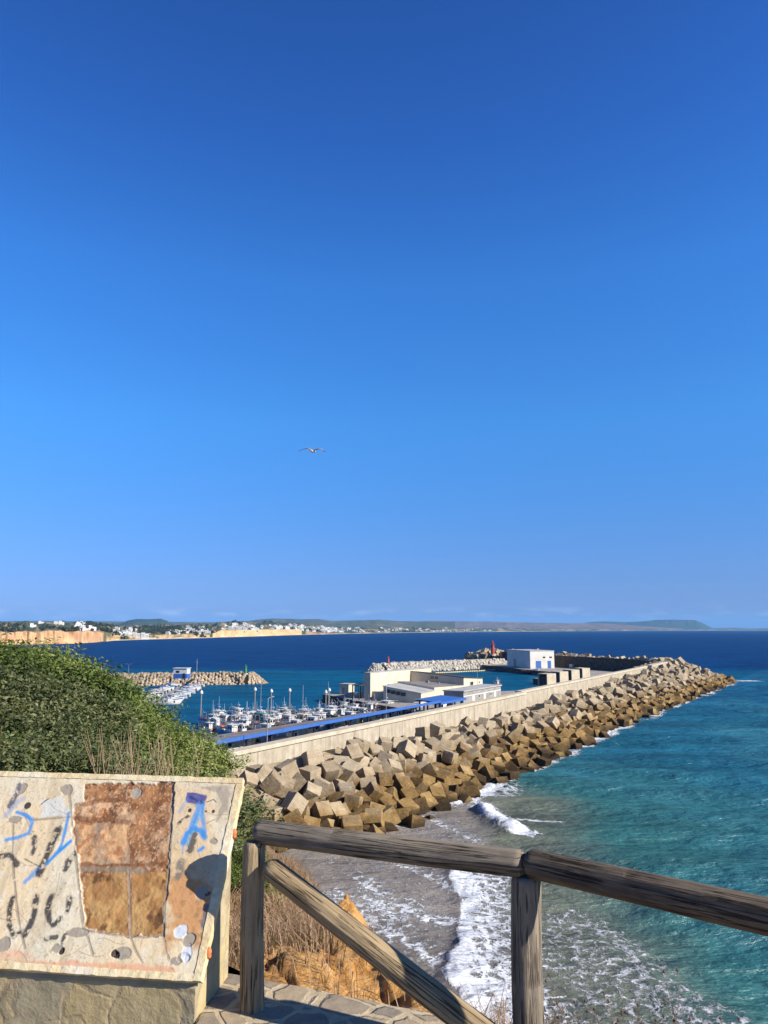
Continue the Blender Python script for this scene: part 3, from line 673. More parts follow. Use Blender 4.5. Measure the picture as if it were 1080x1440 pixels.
# ================================================================== FOREGROUND: tilted information board on its stone lectern
PSI = R(8); ER = Vector((math.cos(PSI), -math.sin(PSI), 0)); EB = Vector((math.sin(PSI), math.cos(PSI), 0))
BR = Vector((-.789, 3.43, 23.52)); RUN, RISE = .50, .725; BL = math.hypot(RUN, RISE); BW = 1.55
UP = (EB * RUN + Vector((0, 0, RISE))) / BL; NRM = (-ER).cross(UP) * -1
NRM = ER.cross(UP).normalized()
if NRM.y > 0: NRM = -NRM
def board_uv(px, py):
    """photo point -> (u leftwards from the right edge, v up the slope) on the board's plane"""
    r = ray(px, py); o = Vector((0, 0, EYE)); t = (BR - o).dot(NRM) / r.dot(NRM); p = o + r * t - BR
    return (p.dot(-ER), p.dot(UP))
def board():
    root = thing('information_board', 'tilted cream tiled information board with rusty missing tiles and spray paint on a stone base', 'information board', (BR.x, BR.y, GZ), -PSI)
    rot = Matrix.Rotation(-PSI, 3, 'Z').transposed(); org = Vector((BR.x, BR.y, GZ))
    loc = lambda p: rot @ (p - org)
    nu, nv = 620, 350
    u = np.linspace(0, BW, nu); v = np.linspace(0, BL, nv); Vv, Uu = np.meshgrid(v, u, indexing='ij')
    def c(*a): return np.array(lin(a))
    N1 = fbm(Uu * 9, Vv * 9, 5, 1); N2 = fbm(Uu * 40, Vv * 40, 4, 2); N3 = fbm(Uu * 3, Vv * 3, 3, 6); N4 = fbm(Uu * 110, Vv * 110, 3, 12); N5 = fbm(Uu * 22 + 3, Vv * 22, 4, 33)
    col = np.ones(Uu.shape + (3,)) * c(236, 222, 190)
    hgt = np.zeros_like(Uu)
    def lay(k, a): col[:] = col * (1 - a[..., None]) + k * a[..., None]
    lay(c(224, 216, 192), sstep(.5, .72, N1) * .6); lay(c(240, 212, 166), sstep(.5, .68, N3) * .65); lay(c(240, 230, 206), sstep(.52, .7, N5) * .6); lay(c(206, 186, 150), sstep(.55, .7, fbm(Uu * 14 + 9, Vv * 5, 4, 87)) * .55)
    lay(c(190, 176, 150), (np.abs(N2 - .5) < .02) * sstep(.4, .6, N1) * .6)
    def uvs(pts): return [Vector(board_uv(*p)) .to_3d() for p in pts]
    def inside(pts, soft=.008, rag=.02, nz=None):
        P = uvs(pts); d, _, _ = polydist(Uu, Vv, P + [P[0]])
        ins = np.zeros(Uu.shape, bool)
        for i in range(len(P)):
            a, b = P[i], P[(i + 1) % len(P)]
            cnd = ((a.y > Vv) != (b.y > Vv)); 
            if abs(b.y - a.y) > 1e-9: ins ^= cnd & (Uu < (b.x - a.x) * (Vv - a.y) / (b.y - a.y) + a.x)
        sd = np.where(ins, d, -d) + ((N5 if nz is None else nz) - .5) * rag * 2
        return sstep(-soft, soft, sd)
    PXM = .00335                                               # metres per photo pixel on the board
    def stroke(pts, wpx, k, a=1.0, rag=.5, tex=0.0, soft=.5):
        d, _, _ = polydist(Uu, Vv, uvs(pts)); w_ = wpx * PXM * (.62 if tex else .5)
        m = sstep(w_ * (1 + soft), w_ * (1 - soft), d + (N5 - .5) * w_ * 2 * rag)
        if tex: m = m * (.25 + .75 * sstep(.40, .50, N2 * .6 + N4 * .4))
        lay(k, m * a); return m
    # ochre bloom right of the rust and the orange stain at lower right
    lay(c(228, 192, 140), inside([(243, 1105), (300, 1105), (300, 1250), (290, 1330), (232, 1330)], .03, .05) * .55)
    lay(c(212, 152, 96), inside([(236, 1240), (262, 1218), (300, 1250), (288, 1328), (236, 1325)], .03, .06) * .85)
    lay(c(186, 140, 92), sstep(.55, .66, N2) * inside([(236, 1240), (300, 1250), (288, 1328), (236, 1325)], .03, .05) * .7)
    # exposed rusty bedding where tiles are gone
    rust = inside([(120, 1103), (150, 1101), (244, 1102), (241, 1180), (233, 1260), (230, 1316), (180, 1318), (119, 1308), (113, 1232), (104, 1160), (104, 1136), (119, 1128)], .004, .022)
    base = c(170, 120, 78) * (.5 + 1.0 * fbm(Uu * 26, Vv * 22, 5, 66))[..., None]
    rb = base * (1 - sstep(.5, .66, N1)[..., None]) + c(194, 156, 118) * sstep(.5, .66, N1)[..., None]
    rb = rb * (1 - (sstep(.54, .62, N5) * .8)[..., None]) + c(128, 82, 52) * (sstep(.54, .62, N5) * .8)[..., None]
    rb = rb * (1 - (sstep(.62, .68, N4) * .45)[..., None]) + c(240, 208, 168) * (sstep(.62, .68, N4) * .45)[..., None]
    col[:] = col * (1 - rust[..., None]) + rb * rust[..., None]
    t2 = inside([(106, 1157), (178, 1160), (180, 1212), (112, 1214)], .006, .014)
    lay(c(228, 182, 132), t2 * (.55 + .4 * N1)); lay(c(186, 124, 80), t2 * sstep(.55, .64, N2) * .8); lay(c(150, 140, 124), t2 * sstep(.6, .68, N5) * .5)
    lay(c(232, 190, 148), inside([(118, 1125), (180, 1128), (178, 1146), (112, 1146)], .006, .01) * sstep(.45, .6, N2) * .8)
    for k in ([(103, 1150), (130, 1152), (180, 1156)], [(113, 1216), (178, 1216), (238, 1214)], [(108, 1132), (150, 1124), (180, 1127)]): stroke(k, 6, c(128, 78, 48), .6, 1.2, 0)
    stroke([(112, 1222), (178, 1222), (205, 1226)], 8, c(150, 134, 112), .8, .8)
    for tl in ([(119, 1230), (177, 1226), (180, 1313), (121, 1306)], [(185, 1228), (232, 1226), (228, 1314), (186, 1314)]):
        m = inside(tl, .004, .008); lay(c(178, 130, 76), m * .95); lay(c(206, 164, 104), m * sstep(.48, .64, fbm(Uu * 16, Vv * 12, 4, 61)) * .8)
        vb = (1 - (Vv - Vv.min()) / .45).clip(0, 1)
        lay(c(92, 60, 34), m * sstep(.55, .66, fbm(Uu * 18, Vv * 13, 5, 63) * .75 + N4 * .1 + vb * .22) * .85); lay(c(70, 46, 28), m * sstep(.56, .68, N4 * .4 + N5 * .3 + vb * .25) * .8)
    hgt -= rust * .006; hgt += rust * (fbm(Uu * 30, Vv * 30, 4, 65) - .5) * .007 + rust * (N1 - .5) * .012
    # grout lines laid bare
    G_ = c(172, 158, 138)
    for k, wd in (([(97, 1112), (100, 1150), (107, 1215), (113, 1270), (118, 1308)], 5), ([(180, 1222), (182, 1275), (183, 1318), (190, 1336), (200, 1354)], 4), ([(243, 1112), (241, 1150), (237, 1220), (231, 1275), (230, 1318), (234, 1340), (240, 1356)], 4.5),
                  ([(47, 1153), (70, 1151), (96, 1149)], 5), ([(18, 1158), (17, 1200), (19, 1235)], 4), ([(20, 1240), (24, 1285), (30, 1315), (35, 1333)], 4), ([(123, 1318), (130, 1342)], 4), ([(34, 1208), (55, 1219)], 2.2), ([(118, 1308), (160, 1314), (205, 1318), (228, 1314)], 4), ([(244, 1105), (238, 1140)], 4)):
        m = stroke(k, wd * .8, G_, .75, .8); hgt -= m * .0008
        stroke([(x + 1.5, y) for x, y in k], 1.0, c(140, 116, 94), .5, 1.2)
    # bare grey patches, chips
    def blob(x, y, rx, ry, k, a=1.0, dent=.0025, rag=.6):
        ub, vb = board_uv(x, y); u2 = board_uv(x + rx, y); v2 = board_uv(x, y - ry)
        ru, rv = abs(u2[0] - ub), abs(v2[1] - vb); d = np.hypot((Uu - ub) / ru, (Vv - vb) / rv) + (N5 - .5) * rag * 2
        m = sstep(1.08, .92, d); lay(k, m * a); hgt[:] -= m * dent; return m
    GR = c(176, 164, 146)
    for x, y, rx, ry in ((93, 1110, 10, 7), (107, 1311, 14, 5.5), (5, 1328, 11, 11), (80, 1333, 8, 7), (172, 1340, 11, 9), (190, 1113, 8, 7), (283, 1255, 9, 13), (266, 1320, 9, 11), (258, 1347, 9, 7), (246, 1352, 8, 6), (300, 1183, 7, 5), (22, 1152, 9, 5), (31, 1108, 6, 8)): blob(x, y, rx, ry, GR)
    lay(GR, inside([(280, 1106), (318, 1104), (322, 1118), (318, 1138), (306, 1158), (302, 1156), (312, 1132), (304, 1114), (284, 1110)], .006, .012) * .85)
    for x, y, rx, ry in ((256, 1310, 9, 9), (263, 1341, 7, 12), (262, 1349, 5, 6)): blob(x, y, rx, ry, c(224, 228, 232), 1, .002)
    blob(266, 1320, 8, 10, GR)
    for x, y in ((86, 1337), (160, 1341), (163, 1343)): blob(x, y, 4, 5, c(58, 46, 36), .95, .006)
    lay(c(222, 226, 224), inside([(60, 1125), (92, 1122), (96, 1146), (60, 1148)], .008, .02) * .7)
    lay(c(236, 170, 130), inside([(20, 1350), (110, 1352), (190, 1356), (245, 1362), (245, 1374), (110, 1366), (10, 1360)], .008, .016) * .75)
    lay(c(238, 186, 150), inside([(0, 1340), (25, 1334), (60, 1348), (0, 1352)], .01, .02) * .6)
    m = inside([(62, 1361), (100, 1358), (160, 1366), (156, 1369), (100, 1366)], .006, .02); lay(c(184, 202, 226), m * .85)
    lay(c(190, 206, 226), inside([(8, 1357), (22, 1355), (30, 1359), (8, 1361)], .006, .01) * .8)
    # spray paint
    SKY_, DK, BK = c(62, 152, 226), c(64, 62, 66), c(44, 44, 54)
    stroke([(285, 1134), (278, 1150), (270, 1172), (264, 1186)], 7, c(120, 184, 216), .75, .5)
    lay(c(82, 86, 156), inside([(262, 1113), (290, 1118), (291, 1122), (287, 1132), (262, 1128)], .004, .012) * .95)
    for k, wd, a in (([(24, 1142), (36, 1146), (44, 1153)], 6, .95), ([(45, 1158), (40, 1172), (24, 1178), (8, 1181)], 6, .85), ([(97, 1143), (93, 1162), (88, 1184), (80, 1200)], 5, .9), ([(99, 1183), (82, 1198), (66, 1214)], 6.5, 1), ([(54, 1222), (42, 1234), (35, 1240)], 7, .75), ([(31, 1124), (22, 1130), (8, 1146)], 9, .4),
                     ([(280, 1130), (276, 1146), (268, 1164)], 8, .8), ([(285, 1130), (285, 1150), (288, 1170)], 6, .75), ([(258, 1184), (263, 1172), (272, 1165), (282, 1168), (288, 1177)], 8, .95), ([(258, 1188), (257, 1200)], 3, .5), ([(286, 1192), (280, 1196)], 5, .9), ([(264, 1124), (256, 1136), (252, 1142)], 5, .35)):
        stroke(k, wd, SKY_, a, .5, 0, .6)
    for k, wd, kk in (([(27, 1104), (22, 1118), (14, 1134)], 7, c(98, 98, 116)), ([(82, 1166), (74, 1184), (64, 1208), (56, 1227)], 8.5, BK), ([(104, 1200), (96, 1212), (92, 1223)], 7, DK), ([(48, 1178), (49, 1190), (46, 1199)], 6, DK), ([(0, 1204), (12, 1202), (20, 1208), (24, 1216)], 6, DK),
                      ([(18, 1263), (13, 1280), (13, 1300), (19, 1317), (27, 1312)], 5.5, BK), ([(50, 1261), (49, 1282), (44, 1298), (35, 1314)], 6.5, BK), ([(72, 1261), (67, 1278), (69, 1294), (76, 1300), (85, 1291)], 6, BK), ([(98, 1263), (97, 1272), (94, 1283)], 6, BK),
                      ([(65, 1320), (79, 1318)], 5, DK), ([(91, 1315), (87, 1326)], 4, DK), ([(274, 1174), (270, 1188), (266, 1198)], 8, c(86, 84, 84)), ([(264, 1148), (256, 1153), (251, 1158)], 3.5, DK), ([(254, 1212), (253, 1224), (250, 1232)], 9, c(132, 126, 116)), ([(283, 1128), (268, 1121)], 4, c(60, 62, 120)), ([(290, 1258), (294, 1256)], 4, DK), ([(290, 1275), (286, 1300)], 6, c(120, 118, 124))):
        stroke(k, wd, kk, .92, .55, 1.0)
    for x, y, r_ in ((38.5, 1133, 4.5), (267, 1139.5, 2.8), (289.5, 1141, 1.6), (300, 1141, 2.3)): blob(x, y, r_, r_ * 1.1, c(46, 46, 48), .95, 0, .2)
    stroke([(290, 1128), (296, 1126), (300, 1124), (304, 1128)], 1.2, BK, .9, .3); stroke([(58, 1131), (64, 1126), (69, 1123)], 2.0, BK, .9, 1.2, .6)
    stroke([(290, 1158), (302, 1152)], 1.0, c(150, 120, 100), .8, .4)
    # craze lines in the glaze
    for k in range(26):
        r_ = random.Random(k * 3 + 1); x, y = r_.uniform(0, 300), r_.uniform(1105, 1350); a = r_.uniform(0, 3.1); pts = [(x, y)]
        for _ in range(4): a += r_.uniform(-.5, .5); x += math.cos(a) * 9; y += math.sin(a) * 9; pts.append((x, y))
        stroke(pts, .9, c(160, 128, 100), .6 * (1), .4)
    lay(c(150, 132, 106), sstep(.64, .72, N4 * .6 + N2 * .4) * .5)
    hgt += (N2 - .5) * .0025
    P = np.zeros(Uu.shape + (3,)); b0 = loc(BR); eu, ev, en = rot @ -ER, rot @ UP, rot @ NRM
    for i in range(3): P[..., i] = b0[i] + Uu * eu[i] + Vv * ev[i] + hgt * en[i]
    t = NT('painted_tiles'); cc = t.attr('paint').outputs['Color']; p = t.coord('Object'); n = t.noise(p, 120, 5, .7)
    t.out(t.mix(.35, cc, t.mix(1.0, cc, t.ramp(n, [(.3, .8), (.65, 1.1)]), 'MULTIPLY')), .7, t.bump(n, .0012), .3)
    gridmesh('tile_face', P, t.m, True, {'paint': col}, root)
    # slab under the tiles, raised trim along top, right and foot
    cream = mottled('cream_mortar', [S(192, 172, 134), S(236, 216, 172), S(244, 230, 200)], 6, .85, .008, 40, fine=.12)
    trim = mottled('limewashed_trim', [S(220, 190, 140), S(242, 224, 180), S(240, 232, 216)], 5, .8, .006, 40, fine=.12)
    def slab(u0, u1, v0, v1, n0, n1, jag=0.0, k=1):
        m = MB(); st = np.linspace(0, 1, k + 1); r_ = random.Random(int(u0 * 100 + v0 * 77))
        def P3(a, b_, n_): return b0 + eu * a + ev * b_ + en * n_
        rings = []
        for s_ in st:
            if (u1 - u0) > (v1 - v0): a = u0 + (u1 - u0) * s_; rings.append([P3(a, v0 + r_.uniform(-jag, jag), n0), P3(a, v1 + r_.uniform(-jag, jag), n0), P3(a, v1 + r_.uniform(-jag, jag), n1 + r_.uniform(-jag, jag)), P3(a, v0 + r_.uniform(-jag, jag), n1 + r_.uniform(-jag, jag))])
            else: b_ = v0 + (v1 - v0) * s_; rings.append([P3(u0 + r_.uniform(-jag, jag), b_, n0), P3(u1 + r_.uniform(-jag, jag), b_, n0), P3(u1 + r_.uniform(-jag, jag), b_, n1 + r_.uniform(-jag, jag)), P3(u0 + r_.uniform(-jag, jag), b_, n1 + r_.uniform(-jag, jag))])
        vs = [q for r in rings for q in r]; fs = [(0, 1, 2, 3), tuple(4 * k + i for i in (3, 2, 1, 0))]
        for i in range(k):
            for j in range(4): fs.append((i * 4 + j, i * 4 + (j + 1) % 4, (i + 1) * 4 + (j + 1) % 4, (i + 1) * 4 + j))
        return m.add(vs, fs)
    slab(.004, BW, .004, BL - .004, -.045, -.022).build('slab', cream, root)
    m = slab(-.004, BW, BL - .022, BL + .006, -.03, .003, .0016, 60); m2 = slab(-.008, .026, -.004, BL - .024, -.04, .004, .0018, 50); m3 = slab(.028, BW, -.008, .020, -.04, .003, .0018, 70)
    for q in (m2, m3): m.add(q.v, q.f)
    m.build('trim', trim, root)
    # stone lectern under it
    b = MB(); g = .035
    rr = loc(BR); y0 = rr.y + .016; zt = rr.z
    hh = lambda y: zt + (y - rr.y) / RUN * RISE - .066
    yb = rr.y + .43
    xr = rr.x - .022
    xl = xr - BW
    xs = [xl, xr]
    poly = [(y0, -.3), (y0, hh(y0)), (yb, hh(yb)), (yb, -.3)]
    vs = [(xs[0], y, z) for y, z in poly] + [(xs[1], y, z) for y, z in poly]
    # facing stones: the front is built of separate big irregular stones, done in the material
    b.add(vs, [(0, 1, 2, 3), (7, 6, 5, 4)] + [(i, 4 + i, 4 + (i + 1) % 4, (i + 1) % 4) for i in range(4)])
    t = NT('lectern_masonry'); p = t.coord('Object')
    wv = t.n('ShaderNodeTexNoise', {'Vector': p, 'Scale': 4.0, 'Detail': 3}).outputs['Color']
    pv = t.n('ShaderNodeVectorMath', {0: p, 1: t.n('ShaderNodeVectorMath', {0: wv, 3: .22}, operation='SCALE').outputs[0]}, operation='ADD').outputs[0]
    vo = t.n('ShaderNodeTexVoronoi', {'Vector': pv, 'Scale': 3.9}, feature='DISTANCE_TO_EDGE').outputs['Distance']
    vc = t.n('ShaderNodeSeparateColor', {0: t.n('ShaderNodeTexVoronoi', {'Vector': pv, 'Scale': 3.9}).outputs['Color']}).outputs[0]
    n = t.noise(p, 9, 7, .68); n2 = t.noise(p, 40, 5, .7)
    stn = t.mix(.42, t.ramp(vc, [(0, S(140, 130, 104)), (.35, S(206, 182, 128)), (.65, S(158, 150, 126)), (1, S(214, 196, 156))]), t.ramp(n, [(.3, S(140, 130, 104)), (.5, S(196, 180, 142)), (.7, S(226, 208, 166))]))
    jo = t.math('MULTIPLY', t.ramp(t.math('ADD', vo, t.math('MULTIPLY', t.math('SUBTRACT', n, .5), .16)), [(.01, 1.0), (.07, 0.0)]), .6)
    c_ = t.mix(jo, stn, t.ramp(n2, [(.3, S(164, 144, 112)), (.7, S(204, 184, 148))]))
    t.out(c_, .9, t.bump(t.math('ADD', t.math('MULTIPLY', n, .8), t.math('MULTIPLY', jo, -.3)), .014), .2)
    b.build('stone_base', t.m, root)
    # orange silicone dabs left on the right edge
    orange = plain('orange_sealant', lin((232, 138, 84)), .6)
    for vv in (BL * .70, BL * .12):
        m = MB(); q = b0 + eu * -.010 + ev * vv + en * -.016
        m.tube([q + Vector((.002 * math.sin(k * 1.3), .002 * k % .003, -.024 + .006 * k)) for k in range(9)], [.003, .010, .013, .012, .015, .014, .012, .009, .003], 10)
        m.build('sealant_dab', orange, root, True)
board()
# ================================================================== PLANTS
def leafmat(name, lo, mid, hi):
    t = NT(name); a = t.attr('tone').outputs['Fac']; o = t.n('ShaderNodeObjectInfo').outputs['Random']
    f = t.math('ADD', t.math('MULTIPLY', a, .72), t.math('ADD', .08, t.math('MULTIPLY', o, .30)))
    c = t.ramp(f, [(.1, lo), (.5, mid), (.95, hi)])
    tr = t.n('ShaderNodeBsdfTranslucent', {'Color': t.mix(1.0, c, (1.0, 1.25, .5, 1), 'MULTIPLY')})
    t.out(c, .55, None, .25)
    ms = t.n('ShaderNodeMixShader', {0: .28}); t.link(t.b.outputs[0], ms.inputs[1]); t.link(tr.outputs[0], ms.inputs[2])
    t.link(ms.outputs[0], t.t.nodes['Material Output'].inputs['Surface'])
    return t.m
M['leaf'] = leafmat('mastic_leaf', S(58, 74, 32), S(116, 132, 62), S(182, 184, 114))
M['leaf_dark'] = leafmat('dusty_leaf', S(60, 70, 42), S(112, 120, 74), S(168, 162, 118))
M['twig'] = mottled('dry_twig', [S(96, 78, 58), S(150, 124, 92), S(178, 152, 116)], 20, .9, .01, rand=.2)
M['straw'] = leafmat('dry_straw', S(134, 102, 76), S(188, 154, 122), S(218, 190, 156))
M['seedhead'] = mottled('brown_seedhead', [S(104, 78, 56), S(150, 118, 88)], 60, .9, .01)
def raw_mesh(name, V_, F_, mats, attrs=None, mi=None):
    """V_ (n,3) array, F_ (m,4) array of quads"""
    me = bpy.data.meshes.new(name); n = len(V_); m = len(F_)
    me.vertices.add(n); me.vertices.foreach_set('co', np.asarray(V_, np.float32).reshape(-1))
    me.loops.add(m * 4); me.loops.foreach_set('vertex_index', np.asarray(F_, np.int32).reshape(-1))
    me.polygons.add(m); me.polygons.foreach_set('loop_start', np.arange(0, m * 4, 4, dtype=np.int32)); me.polygons.foreach_set('loop_total', np.full(m, 4, np.int32))
    for k in mats: me.materials.append(k)
    if mi is not None: me.polygons.foreach_set('material_index', np.asarray(mi, np.int32))
    for k, a in (attrs or {}).items():
        t_ = me.attributes.new(k, 'FLOAT', 'FACE'); t_.data.foreach_set('value', np.asarray(a, np.float32))
    me.update(); return me
def leaves(P, N, size, aspect, g, droop=.4):
    """diamond leaves at points P, loosely facing N"""
    n = len(P); rv = g.normal(size=(n, 3)); nn = N + rv * .75; nn /= np.linalg.norm(nn, axis=1, keepdims=True)
    ax = np.cross(nn, g.normal(size=(n, 3))); ax /= np.linalg.norm(ax, axis=1, keepdims=True); bx = np.cross(nn, ax)
    L = (size * g.uniform(.6, 1.35, n))[:, None]; Wd = L * aspect
    v = np.stack([P - ax * L * .5, P + bx * Wd * .5 + nn * L * .06, P + ax * L * .5, P - bx * Wd * .5 + nn * L * .06], 1)
    return v.reshape(-1, 3), np.arange(4 * n).reshape(n, 4)
def shrub_mesh(seed, nleaf, rx, h, lobes, size):
    g = np.random.default_rng(seed); Ps, Ns, T = [], [], []
    cs = []
    for i in range(lobes):
        a = g.uniform(0, 6.28); r = math.sqrt(g.uniform(0, 1)) * rx * .72; z = h * (.34 + .40 * (1 - (r / rx) ** 2) * g.uniform(.6, 1.1)); cs.append((r * math.cos(a), r * math.sin(a), z, rx * g.uniform(.20, .40), g.uniform(-.28, .26)))
    per = nleaf // lobes
    for x, y, z, r, tone in cs:
        d = g.normal(size=(per, 3)); d /= np.linalg.norm(d, axis=1, keepdims=True); d[:, 2] = np.where(d[:, 2] < -.35, -d[:, 2], d[:, 2])
        # twiggy sprays: bunch the leaves toward a set of shoot tips
        k = max(10, per // 26); tips = g.normal(size=(k, 3)); tips /= np.linalg.norm(tips, axis=1, keepdims=True); tips[:, 2] = np.abs(tips[:, 2]) * .9 + .02 * tips[:, 2]
        w_ = g.integers(0, k, per); rr = g.uniform(.55, 1.25, per); tr = g.uniform(.75, 1.28, k)[w_]
        P = tips[w_] * (r * tr * rr)[:, None] + d * r * .20
        P = P + np.array([x, y, z]); P[:, 2] = np.where(P[:, 2] < .05, .05 + np.abs(P[:, 2] - .05) * .3, P[:, 2])
        Ps.append(P); Ns.append(d * .4 + tips[w_] * .5 + np.array([0, 0, .45])); T.append(np.clip(.40 + tone + g.normal(0, .13, per) + .18 * (rr - .9) + g.uniform(-.1, .1, k)[w_], 0, 1))
    P = np.concatenate(Ps); v, f = leaves(P, np.concatenate(Ns), size, .42, g)
    me = raw_mesh('foliage', v, f, [M['leaf']], {'tone': np.concatenate(T)})
    m = MB()
    for x, y, z, r, _ in cs:
        mid = Vector((x * .45 + g.uniform(-.1, .1), y * .45, z * .5)); m.tube([(x * .08, y * .08, -.15), mid, (x, y, z + r * .3)], [.03, .02, .006], 5)
        for q in range(3): d = Vector((g.uniform(-1, 1), g.uniform(-1, 1), g.uniform(.2, 1))).normalized(); m.tube([(x, y, z), Vector((x, y, z)) + d * r * 1.15], [.010, .003], 4)
    st = bpy.data.meshes.new('stems'); st.from_pydata(m.v, [], m.f); st.materials.append(M['twig'])
    return me, st
SH = [shrub_mesh(i + 3, 34000, 1.25, 1.75, 22, .058) for i in range(4)]
def gz(x, y):
    z, _ = land_z(np.array([[float(x)]]), np.array([[float(y)]])); return float(z[0, 0])
def add_shrub(x, y, h, kind, label, group, sx=1.0, mat=None):
    z = gz(x, y); me, st = SH[kind]
    k = max(.25, h) / 1.75
    r = thing('shrub', label, 'shrub', (x, y, z), rng.uniform(0, 6.28), group)
    if mat is not None and mat is not M['leaf']:
        me = DUST[kind]
    a = bpy.data.objects.new('foliage', me); b = bpy.data.objects.new('stems', st)
    for o in (a, b): COL.objects.link(o); o.parent = r
    r.scale = (k * sx, k * sx, k); return r
DUST = []
for me, st in SH:
    c = me.copy(); c.materials.clear(); c.materials.append(M['leaf_dark']); DUST.append(c)
def hill_shrubs():
    SIL = [(-120, 872), (0, 878), (35, 880), (70, 897), (100, 923), (130, 944), (170, 970), (215, 996), (250, 1012), (300, 1052), (314, 1092), (330, 1150)]
    xs, ys = zip(*SIL)
    LB = {'far': 'green mastic shrub along the top of the hedge on the left hillside',
          'mid': 'dense green shrub in the middle of the mass on the left hillside',
          'near': 'olive green shrub with dry stalks just behind the tiled information board'}
    GR = {'far': 'shrubs along the top of the hillside', 'mid': 'shrubs in the middle of the hillside', 'near': 'shrubs just behind the board'}
    for row, (d, dx, drop) in enumerate(((17.5, 1.0, 0), (15, .95, .0), (12.8, .85, 8), (10.8, .8, 45), (9.0, .75, 88), (7.6, .7, 128))):
        x = -d * .72
        while True:
            px = 540 + FPX * x / d * 1.0
            lim = np.interp(drop, [0, 45, 128], [296, 304, 312]) - 20
            if px > lim - (18 if row < 2 else 0): break
            yy = max(float(np.interp(px, xs, ys)) + 10, float(np.interp(px, xs, ys)) + drop * (0.35 + .65 * min(1, (1092 - np.interp(px, xs, ys)) / 190)))
            ztop = atd(px, yy, d).z; g0 = gz(x, d); h = (ztop - g0) * .92
            jx, jy = rng.uniform(-.2, .2), rng.uniform(-.35, .35)
            if h > .25:
                k = 'far' if row < 2 else 'mid' if row < 4 else 'near'
                add_shrub(x + jx, d + jy, min(h, 3.2) * rng.uniform(.9, 1.07), rng.randrange(4), LB[k], GR[k], 1.15 if h > 1.2 else 1.6, M['leaf_dark'] if (row >= 3 and rng.random() < .45) else None)
            x += dx * rng.uniform(.85, 1.15)
    # low shrubs between the board and the fence post, and just below the rail
    for x, y, h in ((-2.05, 9.2, .8), (-1.66, 8.2, .55), (-2.7, 11.2, .8), (-1.75, 7.0, .55), (-1.5, 9.6, .4), (-1.25, 8.6, .34)):
        add_shrub(x, y, h, rng.randrange(4), 'low green shrub seen between the information board and the left fence post', 'low shrubs beside the left fence post', 1.15)
hill_shrubs()
def blades(n, xs, ys, hts, g, wd=.006, lean=.5):
    """dry grass: bent thin two-piece blades rooted at xs, ys"""
    X = np.array(xs)[None]; z, _ = land_z(X, np.array(ys)[None]); z = z[0]
    P = np.stack([xs, ys, z - .02], 1); a = g.uniform(0, 6.28, n); d = np.stack([np.cos(a), np.sin(a), np.zeros(n)], 1); s_ = np.stack([-np.sin(a), np.cos(a), np.zeros(n)], 1)
    l = g.uniform(.05, lean, n)[:, None] * hts[:, None]; up = np.array([0, 0, 1.0])
    w1 = (wd * g.uniform(.6, 1.3, n))[:, None]
    m = P + d * l * .35 + up * hts[:, None] * .6; e = P + d * l * 1.2 + up * hts[:, None] * g.uniform(.75, 1, n)[:, None]
    v = np.stack([P - s_ * w1, P + s_ * w1, m + s_ * w1 * .8, m - s_ * w1 * .8, e + s_ * w1 * .3, e - s_ * w1 * .3], 1)
    f = np.arange(6 * n).reshape(n, 6); q = np.concatenate([f[:, [0, 1, 2, 3]], f[:, [3, 2, 4, 5]]], 0)
    tone = np.clip(g.normal(.45, .2, n), 0, 1)
    return v.reshape(-1, 3), q, np.concatenate([tone, tone])
def dry_grass():
    g = np.random.default_rng(3); n = 110000
    y = 3.7 + (g.uniform(0, 1, n) ** 1.5) * 13; x = g.uniform(-2.6, .9, n) * (.5 + y / 9)
    _, sd = land_z(x[None], y[None]); sd = sd[0]
    pat = fbm(x * 1.4, y * 1.4, 3, 61)
    keep = (sd > -.25) & (sd < 3.4) & (x * .37 + y * .93 > 3.55) & (pat > .36)
    clayd = np.hypot((x + .05) / .95, (y - 5.2) / 1.35); keep &= ~((clayd < 1.0) & (g.uniform(0, 1, n) < .94)) & ~((np.abs(sd - .1) < .35) & (y > 4) & (y < 9.6) & (g.uniform(0, 1, n) < .8))
    x, y = x[keep], y[keep]; n = len(x); h = g.uniform(.08, .26, n) * (.5 + fbm(x * 2, y * 2, 2, 5)) 
    v, q, t_ = blades(n, x, y, h, g, .0035, 1.1)
    o = bpy.data.objects.new('dry_grass', raw_mesh('dry_grass', v, q, [M['straw']], {'tone': t_})); COL.objects.link(o)
    tag(o, 'pinkish brown dry grass covering the brink of the cliff behind the fence', 'dry grass', None, 'stuff')
dry_grass()
def stalk_mesh(seed, h, heads):
    r = random.Random(seed); m = MB(); k = MB()
    def br(p, d, L, rad, dep):
        pts = [p]; q = p.copy()
        for i in range(4): d = (d + Vector((r.uniform(-.16, .16), r.uniform(-.16, .16), .05))).normalized(); q = q + d * L / 4; pts.append(q.copy())
        m.tube(pts, [rad * (1 - .15 * i) for i in range(5)], 5)
        if dep < 2:
            for _ in range(r.randint(2, 4)):
                i = r.randint(1, 3); a = r.uniform(0, 6.28); br(pts[i], (d + Vector((math.cos(a), math.sin(a), .5)) * .9).normalized(), L * r.uniform(.4, .6), rad * .6, dep + 1)
        if heads:
            e = pts[-1]
            m.tube([e - d * .003, e + d * .002, e + d * .007], [.0015, .0048, .0015], 6, 1)
    br(Vector((0, 0, -.03)), Vector((r.uniform(-.2, .2), r.uniform(-.2, .2), 1)).normalized(), h, .0035 if heads else .006, 0)
    return m, k
